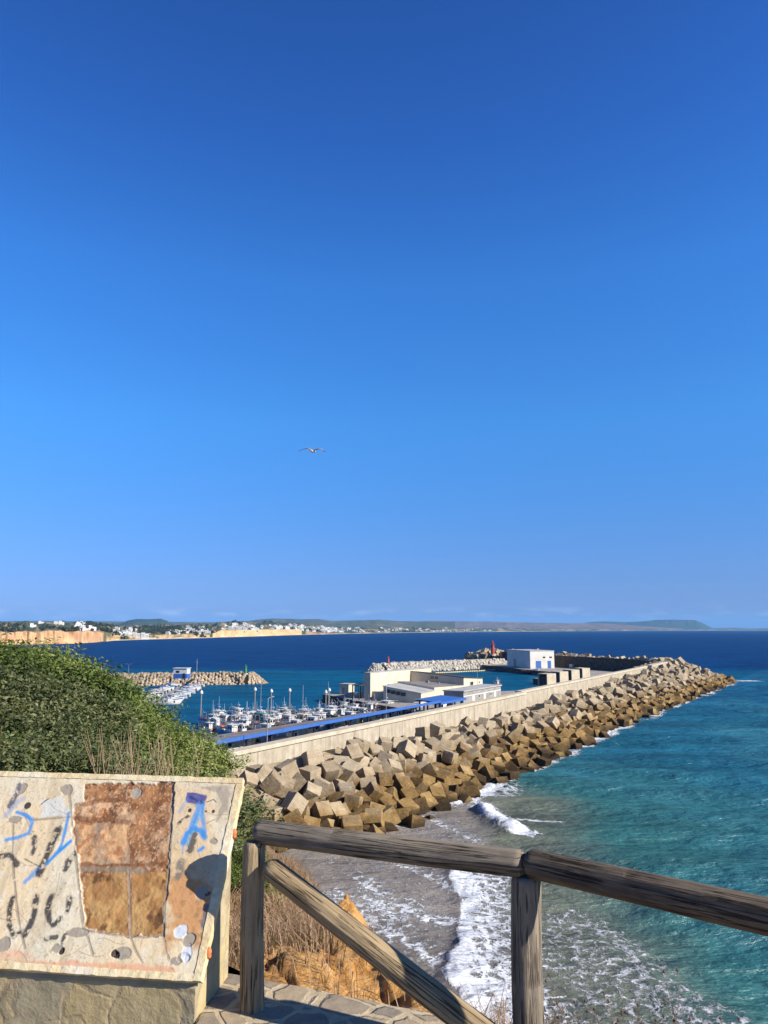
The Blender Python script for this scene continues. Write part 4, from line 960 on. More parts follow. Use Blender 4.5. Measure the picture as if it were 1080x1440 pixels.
def stalks():
    protos = []
    for i in range(4):
        m, k = stalk_mesh(40 + i, .40, True)
        t_ = thing('dry_stalk', 'brown dry branching weed with round seed heads, standing over the sea below the right rail', 'dry weed', (0, 0, 0), 0, 'dry weeds along the brink below the right rail')
        m.build('stem', [M['twig'], M['seedhead']], t_); protos.append(t_)
    spots = [(620, 1418), (655, 1432), (690, 1425), (705, 1436), (775, 1432), (800, 1426), (822, 1436), (842, 1422), (860, 1436), (880, 1430), (905, 1436), (928, 1426), (948, 1438), (968, 1430), (990, 1439), (1012, 1436), (740, 1440), (832, 1440), (868, 1442), (895, 1444), (950, 1444)]
    for i, (px, py) in enumerate(spots):
        o = protos[i] if i < 4 else copy_tree(protos[i % 4])
        d = 2.9
        for dd in np.arange(2.9, 4.4, .05):
            q = atd(px, py, dd); _, sd_ = land_z(np.array([[q.x]]), np.array([[float(dd)]]))
            if sd_[0, 0] > -.12: d = float(dd)
        d -= rng.uniform(0, .15); tip = atd(px, py - 10 - rng.uniform(0, 30), d)
        g0 = gz(tip.x, d); h = max(.25, tip.z - g0); o.location = (tip.x, d, g0); o.rotation_euler.z = rng.uniform(0, 6.28); k = min(1.5, h / .5); o.scale = (k,) * 3
    # tall straw stems standing out of the shrubs behind the board
    ps = []
    for i in range(3):
        r = random.Random(i); m = MB()
        for j in range(7):
            a = r.uniform(0, 6.28); l = r.uniform(.1, .45); b = Vector((r.uniform(-.06, .06), r.uniform(-.06, .06), 0)); hh = r.uniform(.6, 1.15)
            m.tube([b, b + Vector((math.cos(a) * l * .3, math.sin(a) * l * .3, hh * .55)), b + Vector((math.cos(a) * l, math.sin(a) * l, hh))], [.007, .006, .002], 4)
            for q in range(3): z = .5 + .15 * q; m.tube([b + Vector((math.cos(a) * l * z * .8, math.sin(a) * l * z * .8, hh * z)), b + Vector((math.cos(a) * l * z * .8 + r.uniform(-.12, .12), math.sin(a) * l * z * .8 + r.uniform(-.12, .12), hh * (z + .22)))], [.004, .0015], 4)
        o = m.build('straw_tuft', M['straw'], None)
        at_ = o.data.attributes.new('tone', 'FLOAT', 'FACE'); at_.data.foreach_set('value', [.55 + .3 * r.random() for _ in o.data.polygons])
        tag(o, 'tuft of tall pale dry stalks sticking out of the green shrubs behind the board', 'dry stalks', 'tufts of dry stalks among the shrubs behind the board'); ps.append(o)
    for i, (px, py, d) in enumerate([(150, 1075, 7.4), (165, 1060, 8.0), (172, 1072, 7.0), (188, 1080, 7.3), (196, 1066, 8.2), (212, 1078, 7.2), (236, 1080, 7.6), (250, 1070, 8.0), (262, 1082, 7.5), (285, 1078, 8.4), (222, 1050, 9.2)]):
        o = ps[i] if i < 3 else ps[i % 3].copy()
        if i >= 3: COL.objects.link(o)
        tip = atd(px, py - 34, d); g0 = gz(tip.x, d); k = max(.5, tip.z - g0); o.location = (tip.x, d, g0); o.scale = (.9, .9, k / 1.05); o.rotation_euler.z = rng.uniform(0, 6.28)
stalks()
# ================================================================== HARBOUR BUILDINGS
P_ = {}
def paint(name, r, g, b, rough=.55, **k):
    if name not in P_: P_[name] = plain(name, lin((r, g, b)), rough, **k)
    return P_[name]
WHITE = paint('white_paint', 232, 230, 224); BLUE = paint('blue_paint', 62, 110, 190); DARK = paint('dark_opening', 34, 34, 36); GREY = paint('grey_paint', 150, 150, 148)
GLASS = plain('dark_glass', lin((44, 52, 60)), .15, .6); STEEL = plain('galvanised_steel', lin((168, 170, 172)), .5, .5, .4); NAVY = paint('navy_paint', 26, 40, 74)
REND = mottled('cream_render', [S(196, 184, 158), S(222, 210, 184), S(232, 222, 200)], .35, .9, .02, 3)
RGREY = mottled('grey_render', [S(128, 126, 122), S(158, 156, 150), S(174, 172, 166)], .4, .9, .02, 3)
ROOFG = mottled('felt_roof', [S(158, 156, 152), S(186, 184, 180), S(204, 202, 198)], .3, .85, .02, 4)
ROOFS = mottled('sheet_roof', [S(112, 104, 96), S(140, 132, 124), S(158, 152, 144)], .25, .7, .02, 4)
FIB = mottled('dark_fascia', [S(60, 58, 56), S(84, 80, 76)], .5, .8, .02)
def wall_box(b, x0, x1, y0, y1, z0, ztops, mi=0):
    """box with a sloping top: ztops at (x0y0, x1y0, x1y1, x0y1)"""
    b.prism([(x0, y0), (x1, y0), (x1, y1), (x0, y1)], z0, list(ztops), mi)
def opening(parent, name, x, y, z, w_, h, axis, mat, frame=None, depth=.06):
    """window/door proud of a wall; axis 'x': wall normal along +-x, else along +-y (sign in depth)"""
    m = MB()
    if axis == 'x': m.box(min(x, x + depth), max(x, x + depth), y - w_ / 2, y + w_ / 2, z, z + h)
    else: m.box(x - w_ / 2, x + w_ / 2, min(y, y + depth), max(y, y + depth), z, z + h)
    o = m.build(name, mat, parent)
    if frame:
        f = MB(); t = .12; d2 = depth * 1.7
        for (a0, a1, c0, c1) in ((-w_ / 2 - t, w_ / 2 + t, h, h + t), (-w_ / 2 - t, w_ / 2 + t, -t, 0), (-w_ / 2 - t, -w_ / 2, 0, h), (w_ / 2, w_ / 2 + t, 0, h)):
            if axis == 'x': f.box(min(x, x + d2), max(x, x + d2), y + a0, y + a1, z + c0, z + c1)
            else: f.box(x + a0, x + a1, min(y, y + d2), max(y, y + d2), z + c0, z + c1)
        f.build('frame', frame, o)
    return o
QZ = 2.5
def fish_hall():
    # local x along the breakwater, local y towards the harbour (away from the sea wall)
    o = ST(132, -41, QZ); r = thing('fish_market_hall', 'big cream flat walled hall with stepped roofs in the middle of the harbour', 'hall', o, ROTU)
    b = MB(); wall_box(b, 0, 9, 0, 13.5, 0, (2.9, 3.2, 4.9, 4.6)); wall_box(b, 9.01, 31, .02, 13.5, 0, (4.1, 3.4, 4.2, 5.6)); wall_box(b, 5, 31, 13.52, 20.8, 0, (2.4, 2.4, 2.4, 2.4))
    b.build('low_wing', REND, r)
    rf = MB(); rf.prism([(-.3, -.2), (8.95, -.2), (8.95, 13.7), (-.3, 13.7)], [2.9, 3.21, 4.92, 4.61], [3.1, 3.41, 5.12, 4.81]); rf.build('shed_roof', ROOFG, r)
    r2 = MB(); r2.prism([(9.3, .3), (30.95, .3), (30.95, 13.3), (9.3, 13.3)], [4.10, 3.42, 4.2, 5.58], [4.14, 3.46, 4.26, 5.64]); r2.build('deck_roof', ROOFS, r)
    t = MB(); wall_box(t, 31.02, 47, 0, 20.8, 0, (5.9, 4.8, 6.2, 7.5)); t.build('tall_wing', REND, r)
    t2 = MB(); t2.prism([(30.9, -.2), (47.1, -.2), (47.1, 20.8), (30.9, 20.8)], [5.92, 4.81, 6.22, 7.52], [6.1, 5.0, 6.4, 7.7]); t2.build('tall_roof', FIB, r)
    l = MB(); wall_box(l, 4, 47, 20.82, 23.4, 0, (8.2, 8.0, 8.0, 8.2)); l.build('harbour_wing', REND, r)
    l2 = MB(); l2.prism([(3.9, 20.78), (47.1, 20.78), (47.1, 23.5), (3.9, 23.5)], 8.22, 8.42); l2.build('wing_roof', ROOFG, r)
    st = MB(); wall_box(st, 47.02, 51, 2, 7, 0, (4.6, 4.4, 4.4, 4.6)); st.box(46.9, 51.2, 1.8, 7.2, 4.61, 4.8); st.build('stair_tower', REND, r)
    opening(r, 'window', 37.5, 0, 3.2, 2.2, 1.0, 'y', GLASS, RGREY, -.08)
    opening(r, 'window', 44, 0, 3.4, .7, .6, 'y', GLASS, None, -.08)
    opening(r, 'door', 49, 2, .1, 1.4, 2.6, 'y', GREY, None, -.08)
    for y in (6.2, 8.0, 9.8, 11.6): opening(r, 'strip_window', 0, y, 1.15 + y * .126, 1.6, 1.0, 'x', GLASS, RGREY, -.1)
    for y in (10.5, 12.2): opening(r, 'window', 31.02, y, 5.2, 1.3, .9, 'x', GLASS, None, -.08)
    m = MB(); m.box(22, 22.8, 9, 10, 4.0, 5.2); m.box(24, 24.5, 6, 6.6, 3.8, 4.7); m.build('roof_vents', GREY, r)
    opening(r, 'sign_panel', 12, 20.82, 6.9, 5, .9, 'y', WHITE, None, -.08)
fish_hall()
def store():
    o = ST(132, -26.7, QZ); r = thing('store_building', 'low grey flat roofed store with three white doors in front of the hall', 'store', o, ROTU)
    b = MB(); b.box(0, 29, 0, 6.5, 0, 4.0); b.build('walls', RGREY, r)
    b = MB(); b.box(-.3, 29.3, -.35, 6.8, 4.01, 4.3); b.build('roof', ROOFG, r)
    b = MB(); b.box(-.02, 29.02, -.06, -.005, 2.55, 2.8); b.build('band', WHITE, r)
    for x in (7, 15.5, 24): opening(r, 'door', x, 0, .1, 1.5, 2.4, 'y', WHITE, None, -.07)
    for x in (11.5, 20.5): opening(r, 'vent', x, 0, 1.6, .8, .8, 'y', DARK, WHITE, -.07)
store()
def warehouse():
    o = Vector((84, 433, QZ)); a = math.atan2(.95, -.3) - math.pi / 2      # local y runs back along the arm
    r = thing('warehouse', 'white box warehouse with blue doors at the back of the harbour', 'warehouse', o, a)
    b = MB(); b.box(0, 15.6, 0, 29, 0, 9.8); b.build('walls', mottled('white_render', [S(206, 202, 192), S(230, 226, 216), S(238, 234, 226)], .3, .9, .01), r)
    b = MB(); b.box(-.15, 15.75, -.15, 29.15, 9.81, 10.15); b.build('roof', ROOFG, r)
    opening(r, 'door', 5.3, 0, .1, 3.4, 4.2, 'y', BLUE, None, -.09); opening(r, 'door', 12.3, 0, .1, 2.2, 4.2, 'y', BLUE, None, -.09)
    for x in (9, 13.3): opening(r, 'window', x, 0, 5.9, 1.6, .8, 'y', GLASS, None, -.08)
    opening(r, 'door', 0, 19, .1, 3.2, 4.6, 'x', GREY, None, -.09)
warehouse()
def boxes_row():
    for i in range(4):
        s = 205 + i * 15.5; o = ST(s, -24 + i * 1.2, QZ)
        if i == 0: s = 205; o = ST(s, -17, QZ)
        r = thing('store_box', 'open fronted pale concrete store box standing in the row behind the sea wall', 'store box', ST(213 + i * 16, -28.5, QZ), ROTU + R(-25), 'concrete store boxes in a row')
        b = MB(); b.box(0, 5, 0, .35, 0, 4.8); b.box(0, 5, 4.65, 5, 0, 4.8); b.box(4.66, 5, .36, 4.64, 0, 4.8); b.box(0, 5, 0, 5, 4.81, 5.15); b.build('shell', M['conc_cap'], r)
        b = MB(); b.box(.5, 4.6, .5, 4.5, 0, 4.2); b.build('shutter', FIB, r)
boxes_row()
def canopy(s0, s1, t0, t1, z0, z1, roofmat, label, posts, drop=0.0):
    o = ST(s0, t0, QZ); r = thing('quay_canopy', label, 'canopy', o, ROTU); L = s1 - s0; D = t0 - t1
    b = MB(); k = int(L / 1.2); zb = lambda x: z1 - drop * x / L
    for i in range(k):                                          # profiled sheets
        x0, x1 = L * i / k, L * (i + 1) / k
        b.prism([(x0 + .02, -.3), (x1 - .02, -.3), (x1 - .02, D + .3), (x0 + .02, D + .3)], [z0, z0, zb(x1), zb(x0)], [z0 + .12, z0 + .12, zb(x1) + .12, zb(x0) + .12])
    b.build('roof', roofmat, r)
    f = MB(); f.box(-.1, L + .1, -.45, -.32, z0 - .46, z0 + .16); f.build('fascia', BLUE, r)
    g = MB(); g.prism([(-.1, D + .32), (L + .1, D + .32), (L + .1, D + .45), (-.1, D + .45)], [z1 - .3, zb(L) - .3, zb(L) - .3, z1 - .3], [z1 + .16, zb(L) + .16, zb(L) + .16, z1 + .16]); g.build('fascia', ROOFS, r)
    q = MB(); q.box(0, L, .3, .5, z0 - .32, z0 - .03); q.prism([(0, D - .5), (L, D - .5), (L, D - .3), (0, D - .3)], [z1 - .32, zb(L) - .32, zb(L) - .32, z1 - .32], [z1 - .03, zb(L) - .03, zb(L) - .03, z1 - .03])
    for i in range(posts): x = 1 + (L - 2) * i / (posts - 1); q.prism([(x - .1, .51), (x + .1, .51), (x + .1, D - .51), (x - .1, D - .51)], [z0 - .34, z0 - .34, zb(x) - .34, zb(x) - .34], [z0 - .06, z0 - .06, zb(x) - .06, zb(x) - .06])
    q.build('beams', NAVY, r)
    for i in range(posts):
        x = 1 + (L - 2) * i / (posts - 1)
        for y in (.4, D - .4):
            p = MB(); p.box(x - .16, x + .16, y - .16, y + .16, 0, (z0 if y < 1 else zb(x)) - .36); p.build('post', NAVY, r)
canopy(13.5, 100, -18.6, -25.2, 4.4, 4.05, ROOFS, 'long grey roofed quay canopy with bright blue fascia beside the fishing boats', 14, 1.3)
canopy(100.8, 116, -18.9, -25.6, 3.8, 4.2, BLUE, 'short all blue roofed end of the quay canopy in front of the hall', 4)
def lamp(p, h, label, heads=1, grp=None, rz=0):
    r = thing('street_lamp', label, 'street lamp', p, rz, grp)
    b = MB(); b.tube([(0, 0, 0), (0, 0, .6), (0, 0, .62), (0, 0, h)], [.16, .16, .10, .06], 8); b.build('pole', STEEL, r)
    for sgn in ((1,) if heads == 1 else (1, -1)):
        a = MB(); a.tube([(0, 0, h - .1), (sgn * .5, 0, h + .12), (sgn * .9, 0, h + .15)], .04, 6); a.build('arm', STEEL, r)
        l = MB(); l.prism([(sgn * .8, -.14), (sgn * 1.5, -.1), (sgn * 1.5, .1), (sgn * .8, .14)], h + .1, h + .26); l.build('lamp_head', STEEL, r)
for px, ptop, d, lab in ((377, 982, 128, 'tall steel street lamp in front of the long canopy, nearest to the hillside'), (543, 964, 172, 'tall steel street lamp in front of the blue roofed canopy end'), (671, 944, 262, 'thin steel street lamp beside the store boxes on the inner basin')):
    tp = atd(px, ptop, d); lamp((tp.x, d, QZ), tp.z - QZ, lab, 1, None, ROTU)
def jetty_things():
    p = at(487.5, 976, QZ)
    r = thing('control_hut', 'small square pale hut near the outer end of the dark jetty', 'hut', (p.x, p.y, QZ), R(62))
    b = MB(); b.box(-1.8, 2.2, -1.8, 1.8, 0, 3.4); b.build('walls', REND, r); b = MB(); b.box(-2, 2.4, -2, 2, 3.41, 3.6); b.build('roof', ROOFG, r)
    opening(r, 'door', -1.8, .3, .1, 1, 2.2, 'x', GREY, None, -.06)
    p = at(521, 981, QZ)
    r = thing('ice_plant', 'small grey ribbed plant room on the jetty beside the steel gantry', 'plant room', (p.x, p.y, QZ), R(62))
    b = MB(); b.box(-2.2, 2.4, -1.8, 1.8, 0, 4.2); b.build('walls', RGREY, r); b = MB(); b.box(-2.5, 2.7, -2.1, 2.1, 4.21, 4.45); b.build('roof', ROOFG, r)
    opening(r, 'door', -2.2, -.2, .1, 1.2, 2.4, 'x', DARK, None, -.06)
    p = at(505, 984, QZ)
    r = thing('steel_gantry', 'dark open steel gantry frame standing at the jetty edge', 'gantry', (p.x, p.y, QZ), R(62))
    for x, y in ((0, 0), (5, 0), (0, 2.4), (5, 2.4)): q = MB(); q.box(x - .14, x + .14, y - .14, y + .14, 0, 4.4); q.build('leg', FIB, r)
    q = MB(); q.box(-.3, 5.3, -.14, .14, 4.41, 4.7); q.box(-.3, 5.3, 2.26, 2.54, 4.41, 4.7); q.box(-.14, .14, .15, 2.25, 4.41, 4.66); q.box(4.86, 5.14, .15, 2.25, 4.41, 4.66); q.build('top_frame', FIB, r)
jetty_things()
# ---------------------------------------------------------------- boulders
BOUL = []
def boulder_mesh(seed):
    r = random.Random(seed); bm = bmesh.new(); bmesh.ops.create_icosphere(bm, subdivisions=2, radius=1)
    for v in bm.verts:
        d = v.co.normalized(); k = 1
        for j in range(7):
            rr = random.Random(seed * 31 + j); n = Vector((rr.gauss(0, 1), rr.gauss(0, 1), rr.gauss(0, 1))).normalized(); k = min(k, rr.uniform(.62, .85) / max(.05, d.dot(n)) if d.dot(n) > .5 else k)
        v.co = d * min(1, k)
    me = bpy.data.meshes.new('boulder'); bm.to_mesh(me); bm.free(); me.materials.append(M['boulder']); return me
M['boulder'] = mottled('quarry_rock', [S(112, 94, 72), S(184, 164, 136), S(218, 202, 176)], .8, .9, .1, 3, rand=.22)
M['paleboulder'] = mottled('pale_rock', [S(150, 142, 128), S(196, 188, 172), S(222, 216, 204)], .8, .9, .1, 3, rand=.15)
BOUL = [boulder_mesh(i) for i in range(6)]
PB = []
for m in BOUL: c = m.copy(); c.materials.clear(); c.materials.append(M['paleboulder']); PB.append(c)
def mole(name, a, b, ztop, wt, ws, label_stuff, label_b, grp, n_ind, size, meshes, both=True, flat=None):
    """rubble mole from a to b: flat crest half-width wt, side slopes of width ws"""
    a, b = Vector(a), Vector(b); d = (b - a); L = d.length; d.normalize(); n = Vector((d.y, -d.x, 0))
    if n.y > 0: n = -n                                          # n points to the camera side
    P = []
    for i in np.linspace(0, 1, 24):
        q = a + d * L * i; P.append([tuple(q + n * o + Vector((0, 0, z))) for o, z in ((wt + ws, -2), (wt, ztop - .5), (-wt, ztop - .5), (-wt - ws, -2))])
    q = a + d * (L + ws * .8); P.append([tuple(q + n * o + Vector((0, 0, -2))) for o in (wt, wt * .5, -wt * .5, -wt)])
    struct(gridmesh(name, np.array(P), M['core'], False))
    r = random.Random(int(L)); places = []
    rows = int((ws + 1) / (size * 1.25)) + 2
    for i in range(int(L / (size * 1.45))):
        for j in range(rows):
            o = wt + ws * .85 * (j - .6) / (rows - 1); q = a + d * (i * size * 1.45 + r.uniform(-.4, .4) * size) + n * (o + r.uniform(-.3, .3)); q.z = ztop - .2 - max(0, o - wt) * (ztop + 1.2) / ws + r.uniform(-.2, .35)
            places.append(q)
        if both and i % 2 == 0: q = a + d * (i * size * 1.45) - n * (wt + .3); q.z = ztop - .2; places.append(q)
    for k in range(0, 180, 14):                                 # rounded head
        for j in range(rows):
            o = (ws * .85) * (j) / (rows - 1) + .3; w_ = n * math.cos(R(k)) + d * math.sin(R(k)); q = b + w_ * (o + wt * .8); q.z = ztop - .2 - max(0, o) * (ztop + 1.2) / ws; places.append(q)
    places.sort(key=lambda p: p.length); rest = MB()
    for i, q in enumerate(places):
        sc_ = size * r.uniform(.62, 1.15); e = Euler((r.uniform(0, 6), r.uniform(0, 6), r.uniform(0, 6)))
        if i < n_ind:
            o = bpy.data.objects.new('boulder', meshes[r.randrange(6)]); COL.objects.link(o); o.location = q; o.rotation_euler = e; o.scale = (sc_, sc_ * r.uniform(.8, 1.1), sc_ * .85)
            tag(o, label_b, 'boulder', grp)
        else:
            m = meshes[r.randrange(6)]; rest.add([v.co[:] for v in m.vertices], [tuple(p.vertices) for p in m.polygons], 0, Matrix.LocRotScale(q, e, (sc_,) * 3))
    if rest.v: tag(rest.build('rubble', meshes[0].materials[0]), label_stuff, 'rubble', None, 'stuff')
LA, LB_ = at(96, 949, 4.6), at(360, 946.5, 4.6)
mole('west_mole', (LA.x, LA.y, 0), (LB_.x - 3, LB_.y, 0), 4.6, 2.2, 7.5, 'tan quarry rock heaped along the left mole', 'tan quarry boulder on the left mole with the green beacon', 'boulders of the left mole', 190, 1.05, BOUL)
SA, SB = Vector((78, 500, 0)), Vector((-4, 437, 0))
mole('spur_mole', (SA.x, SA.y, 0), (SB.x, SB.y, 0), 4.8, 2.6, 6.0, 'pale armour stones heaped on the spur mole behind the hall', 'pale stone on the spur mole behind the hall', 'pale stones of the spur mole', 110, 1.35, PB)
def moles_trim():
    m = MB(); a, b = SA + Vector((0, 4, 0)), SB + Vector((8, 8, 0)); d = (b - a).normalized(); n = Vector((-d.y, d.x, 0))
    m.prism([a, b, b + n * 1.5, a + n * 1.5], 3, 5.6); o = m.build('mole_parapet', M['quay']); tag(o, 'low grey parapet along the top of the spur mole', 'parapet')
    a = at(612, 946.5, .15); b = at(714, 941.5, .15); m = MB(); n = 40
    for i in range(n):
        p = a.lerp(b, i / n) + Vector((0, math.sin(i * .5) * .7, 0)); q = a.lerp(b, (i + .86) / n) + Vector((0, math.sin((i + 1) * .5) * .7, 0)); m.tube([p, p.lerp(q, .1), p.lerp(q, .9), q], [.18, .42, .42, .18], 8)
        m.tube([q, a.lerp(b, (i + 1) / n) + Vector((0, math.sin((i + 1) * .5) * .7, 0))], .07, 5)
    o = m.build('floating_boom', paint('yellow_float', 226, 204, 120)); tag(o, 'long yellow floating boom on the water in front of the spur mole', 'floating boom')
moles_trim()
def beacon(p, h, r0, col, label, name='harbour_beacon'):
    r = thing(name, label, 'beacon', p); c1 = paint(name + label[:5], *col, rough=.5)
    b = MB(); b.tube([(0, 0, 0), (0, 0, .35 * h * .3)], [r0 * 1.5, r0 * 1.45], 16); b.build('plinth', M['conc_cap'], r)
    b = MB(); b.tube([(0, 0, h * .106), (0, 0, h * .72), (0, 0, h * .722), (0, 0, h * .74)], [r0 * 1.02, r0 * .78, r0 * 1.1, r0 * 1.1], 16); b.build('tower', c1, r)
    b = MB()
    for k in range(8): a = k * math.pi / 4; b.tube([(r0 * 1.02 * math.cos(a), r0 * 1.02 * math.sin(a), h * .742), (r0 * 1.02 * math.cos(a), r0 * 1.02 * math.sin(a), h * .83)], .03, 4)
    b.build('railing', c1, r)
    b = MB(); b.tube([(0, 0, h * .742), (0, 0, h * .90), (0, 0, h * .92), (0, 0, h)], [r0 * .4, r0 * .4, r0 * .55, .03], 12); b.build('lantern', c1, r)
gp = at(345.5, 948, 4.6); beacon((gp.x, gp.y - .6, 4.5), 4.6, .75, (60, 134, 92), 'green tapered beacon on the end of the left mole')
rp = Vector((atd(693, 920, 528).x, 528, 6.5)); beacon(rp, 10.5, 1.4, (186, 76, 70), 'tall red beacon tower among the heaped cubes at the harbour mouth')
sp = Vector((2.5, 444, 4.6)); beacon(sp, 4.6, .7, (196, 92, 74), 'small red beacon on the left end of the spur mole')
kp = at(254.5, 953, 4.6)
def kiosk():
    r = thing('marina_office', 'small white and blue office hut on the left mole above the gangway', 'hut', (kp.x, kp.y, 4.3), R(-8))
    b = MB(); b.box(-2.8, 3.2, -1.6, 2, 2.0, 4.2); b.build('upper_wall', WHITE, r); b = MB(); b.box(-2.8, 3.2, -1.6, 2, 0, 1.99); b.build('lower_wall', BLUE, r)
    b = MB(); b.box(-3.1, 3.5, -1.9, 2.3, 4.21, 4.4); b.build('roof', WHITE, r); opening(r, 'window', -.9, -1.6, 2.4, 1.5, .9, 'y', GLASS, None, -.06); opening(r, 'door', 1.9, -1.6, .1, 1.0, 2.1, 'y', GLASS, None, -.06)
kiosk()
tp = at(180.5, 948, 4.6); lamp((tp.x, tp.y, 4.4), 4.6, 'double headed street lamp near the left end of the left mole', 2)
mp_ = at(276.5, 948, 4.6)
r_ = thing('signal_mast', 'thin signal mast beside the white and blue office hut', 'mast', (mp_.x, mp_.y, 4.4)); b_ = MB(); b_.tube([(0, 0, 0), (0, 0, 7.0)], [.14, .10], 6); b_.build('pole', STEEL, r_); b_ = MB(); b_.tube([(-.7, 0, 5.6), (.7, 0, 5.6)], .05, 5); b_.build('yard', STEEL, r_)
# ---------------------------------------------------------------- boats
def hull_mesh(L, B, H, dr, mats, rake=.16, deck=.55):
    """lofted hull, bow at +x; material 0 below, 1 the sheer band, 2 the deck"""
    m = MB(); st = np.linspace(0, 1, 13); rings = []
    for t_ in st:
        x = -L / 2 + L * t_; bw = B / 2 * (1 - max(0, (t_ - .45) / .55) ** 2.2) * (.82 + .18 * min(1, t_ / .25)); sh = H * (1 + .42 * max(0, t_ - .35) ** 2 * 2.2 + .08 * max(0, .3 - t_)); xs = x + L * rake * max(0, t_ - .8) * 1.2
        bw = max(bw, .04); kx = x - L * .05 * max(0, t_ - .75) * 4
        rings.append([(kx, 0, -dr), (kx, bw * .72, -dr * .3), (x + (xs - x) * .5, bw * .94, H * .5), (xs, bw, sh * .8), (xs, bw * 1.02, sh), (xs, bw * .90, sh), (xs, bw * .88, sh * deck), (xs, -bw * .88, sh * deck), (xs, -bw * .90, sh), (xs, -bw * 1.02, sh), (xs, -bw, sh * .8), (x + (xs - x) * .5, -bw * .94, H * .5), (kx, -bw * .72, -dr * .3)])
    n = len(rings[0]); vs = [p for r in rings for p in r]; fs = []; mi = []
    for i in range(len(rings) - 1):
        for j in range(n):
            j2 = (j + 1) % n; fs.append((i * n + j, i * n + j2, (i + 1) * n + j2, (i + 1) * n + j)); mi.append(1 if j in (3, 9, 4, 8) else 2 if j in (5, 6, 7) else 0)
    fs += [tuple(range(n)), tuple((len(rings) - 1) * n + k for k in range(n))]; mi += [0, 0]
    m.v = vs; m.f = fs; m.mi = mi; return m
def fishing_boat(p, rz, L, hullc, bandc, cabc, label, group=None, mast=5.5, extra=None, aft=True):
    r = thing('fishing_boat', label, 'fishing boat', p, rz, group); B = L * .32; H = 1.15 + L * .035
    hull_mesh(L, B, H, .5, None).build('hull', [hullc, bandc, RGREY], r)
    cx = -L * .18 if aft else L * .14; cw = B * .46; ch = 1.9 + L * .01; dk = H * .55
    m = MB(); m.prism([(cx - L * .12, -cw / 2), (cx + L * .10, -cw / 2), (cx + L * .10, cw / 2), (cx - L * .12, cw / 2)], dk, dk + ch); m.box(cx - L * .15, cx + L * .13, -cw / 2 - .2, cw / 2 + .2, dk + ch + .005, dk + ch + .13)
    c = m.build('wheelhouse', cabc, r)
    for yy in (-cw * .26, cw * .26): w_ = MB(); w_.box(cx + L * .10, cx + L * .10 + .04, yy - cw * .19, yy + cw * .19, dk + ch * .55, dk + ch * .85); w_.build('window', GLASS, c)
    for sg in (-1, 1):
        for xx in (-.05, .04): w_ = MB(); y0 = sg * cw / 2; w_.box(cx + L * xx - L * .03, cx + L * xx + L * .03, min(y0, y0 + sg * .04), max(y0, y0 + sg * .04), dk + ch * .55, dk + ch * .83); w_.build('window', GLASS, c)
    m = MB(); mx_ = cx + L * .02; m.tube([(mx_, 0, dk + ch), (mx_, 0, dk + ch + mast)], [.045, .02], 6); m.tube([(mx_ - .7, 0, dk + ch + mast * .45), (mx_ + .7, 0, dk + ch + mast * .45)], .035, 5); m.box(mx_ - .5, mx_ + .5, -.12, .12, dk + ch + .9, dk + ch + 1.08); m.build('mast', WHITE, r)
    m = MB(); gx = -L * .42 if aft else -L * .36; 
    m.tube([(gx, -B * .34, dk), (gx, -B * .3, dk + 2.3), (gx, B * .3, dk + 2.3), (gx, B * .34, dk)], .07, 6); m.tube([(gx, 0, dk + 2.3), (gx - .9, 0, dk + 3.2)], .05, 5); m.build('gantry', STEEL, r)
    m = MB(); m.tube([(L * .2, -B * .1, dk + .5), (L * .2, B * .1, dk + .5)], .38, 10); m.box(L * .14, L * .26, -B * .14, -B * .1, dk, dk + .6); m.box(L * .14, L * .26, B * .1, B * .14, dk, dk + .6); m.build('winch', extra or STEEL, r)
    m = MB()
    for k in range(5): yy = (k - 2) * .35; m.tube([(-L * .31 + .2 * (k % 2), yy - .25, dk + .28), (-L * .31 + .2 * (k % 2), yy + .25, dk + .28)], [.12, .27][k % 2] + .12, 8)
    m.build('buoys', paint('orange_buoy', 220, 96, 52), r)
    m = MB(); m.tube([(L * .46, -B * .1, H * 1.25), (L * .56, 0, H * 1.75), (L * .46, B * .1, H * 1.25)], .035, 5)
    for sg in (-1, 1): m.tube([(L * .1, sg * B * .47, H * 1.05), (L * .12, sg * B * .47, H * 1.05 + .7), (L * .34, sg * B * .38, H * 1.05 + .95), (L * .46, sg * B * .12, H * 1.25)], .03, 5)
    m.build('rail', STEEL, r)
    return r
TEAL = paint('teal_paint', 52, 150, 150); LBLUE = paint('light_blue_paint', 72, 150, 206); RED = paint('red_paint', 178, 52, 44); GREEN = paint('green_paint', 40, 124, 88); BLACKP = paint('black_paint', 30, 30, 34); CREAM = paint('cream_paint', 226, 214, 184); ORANGE = paint('orange_paint', 214, 110, 64)
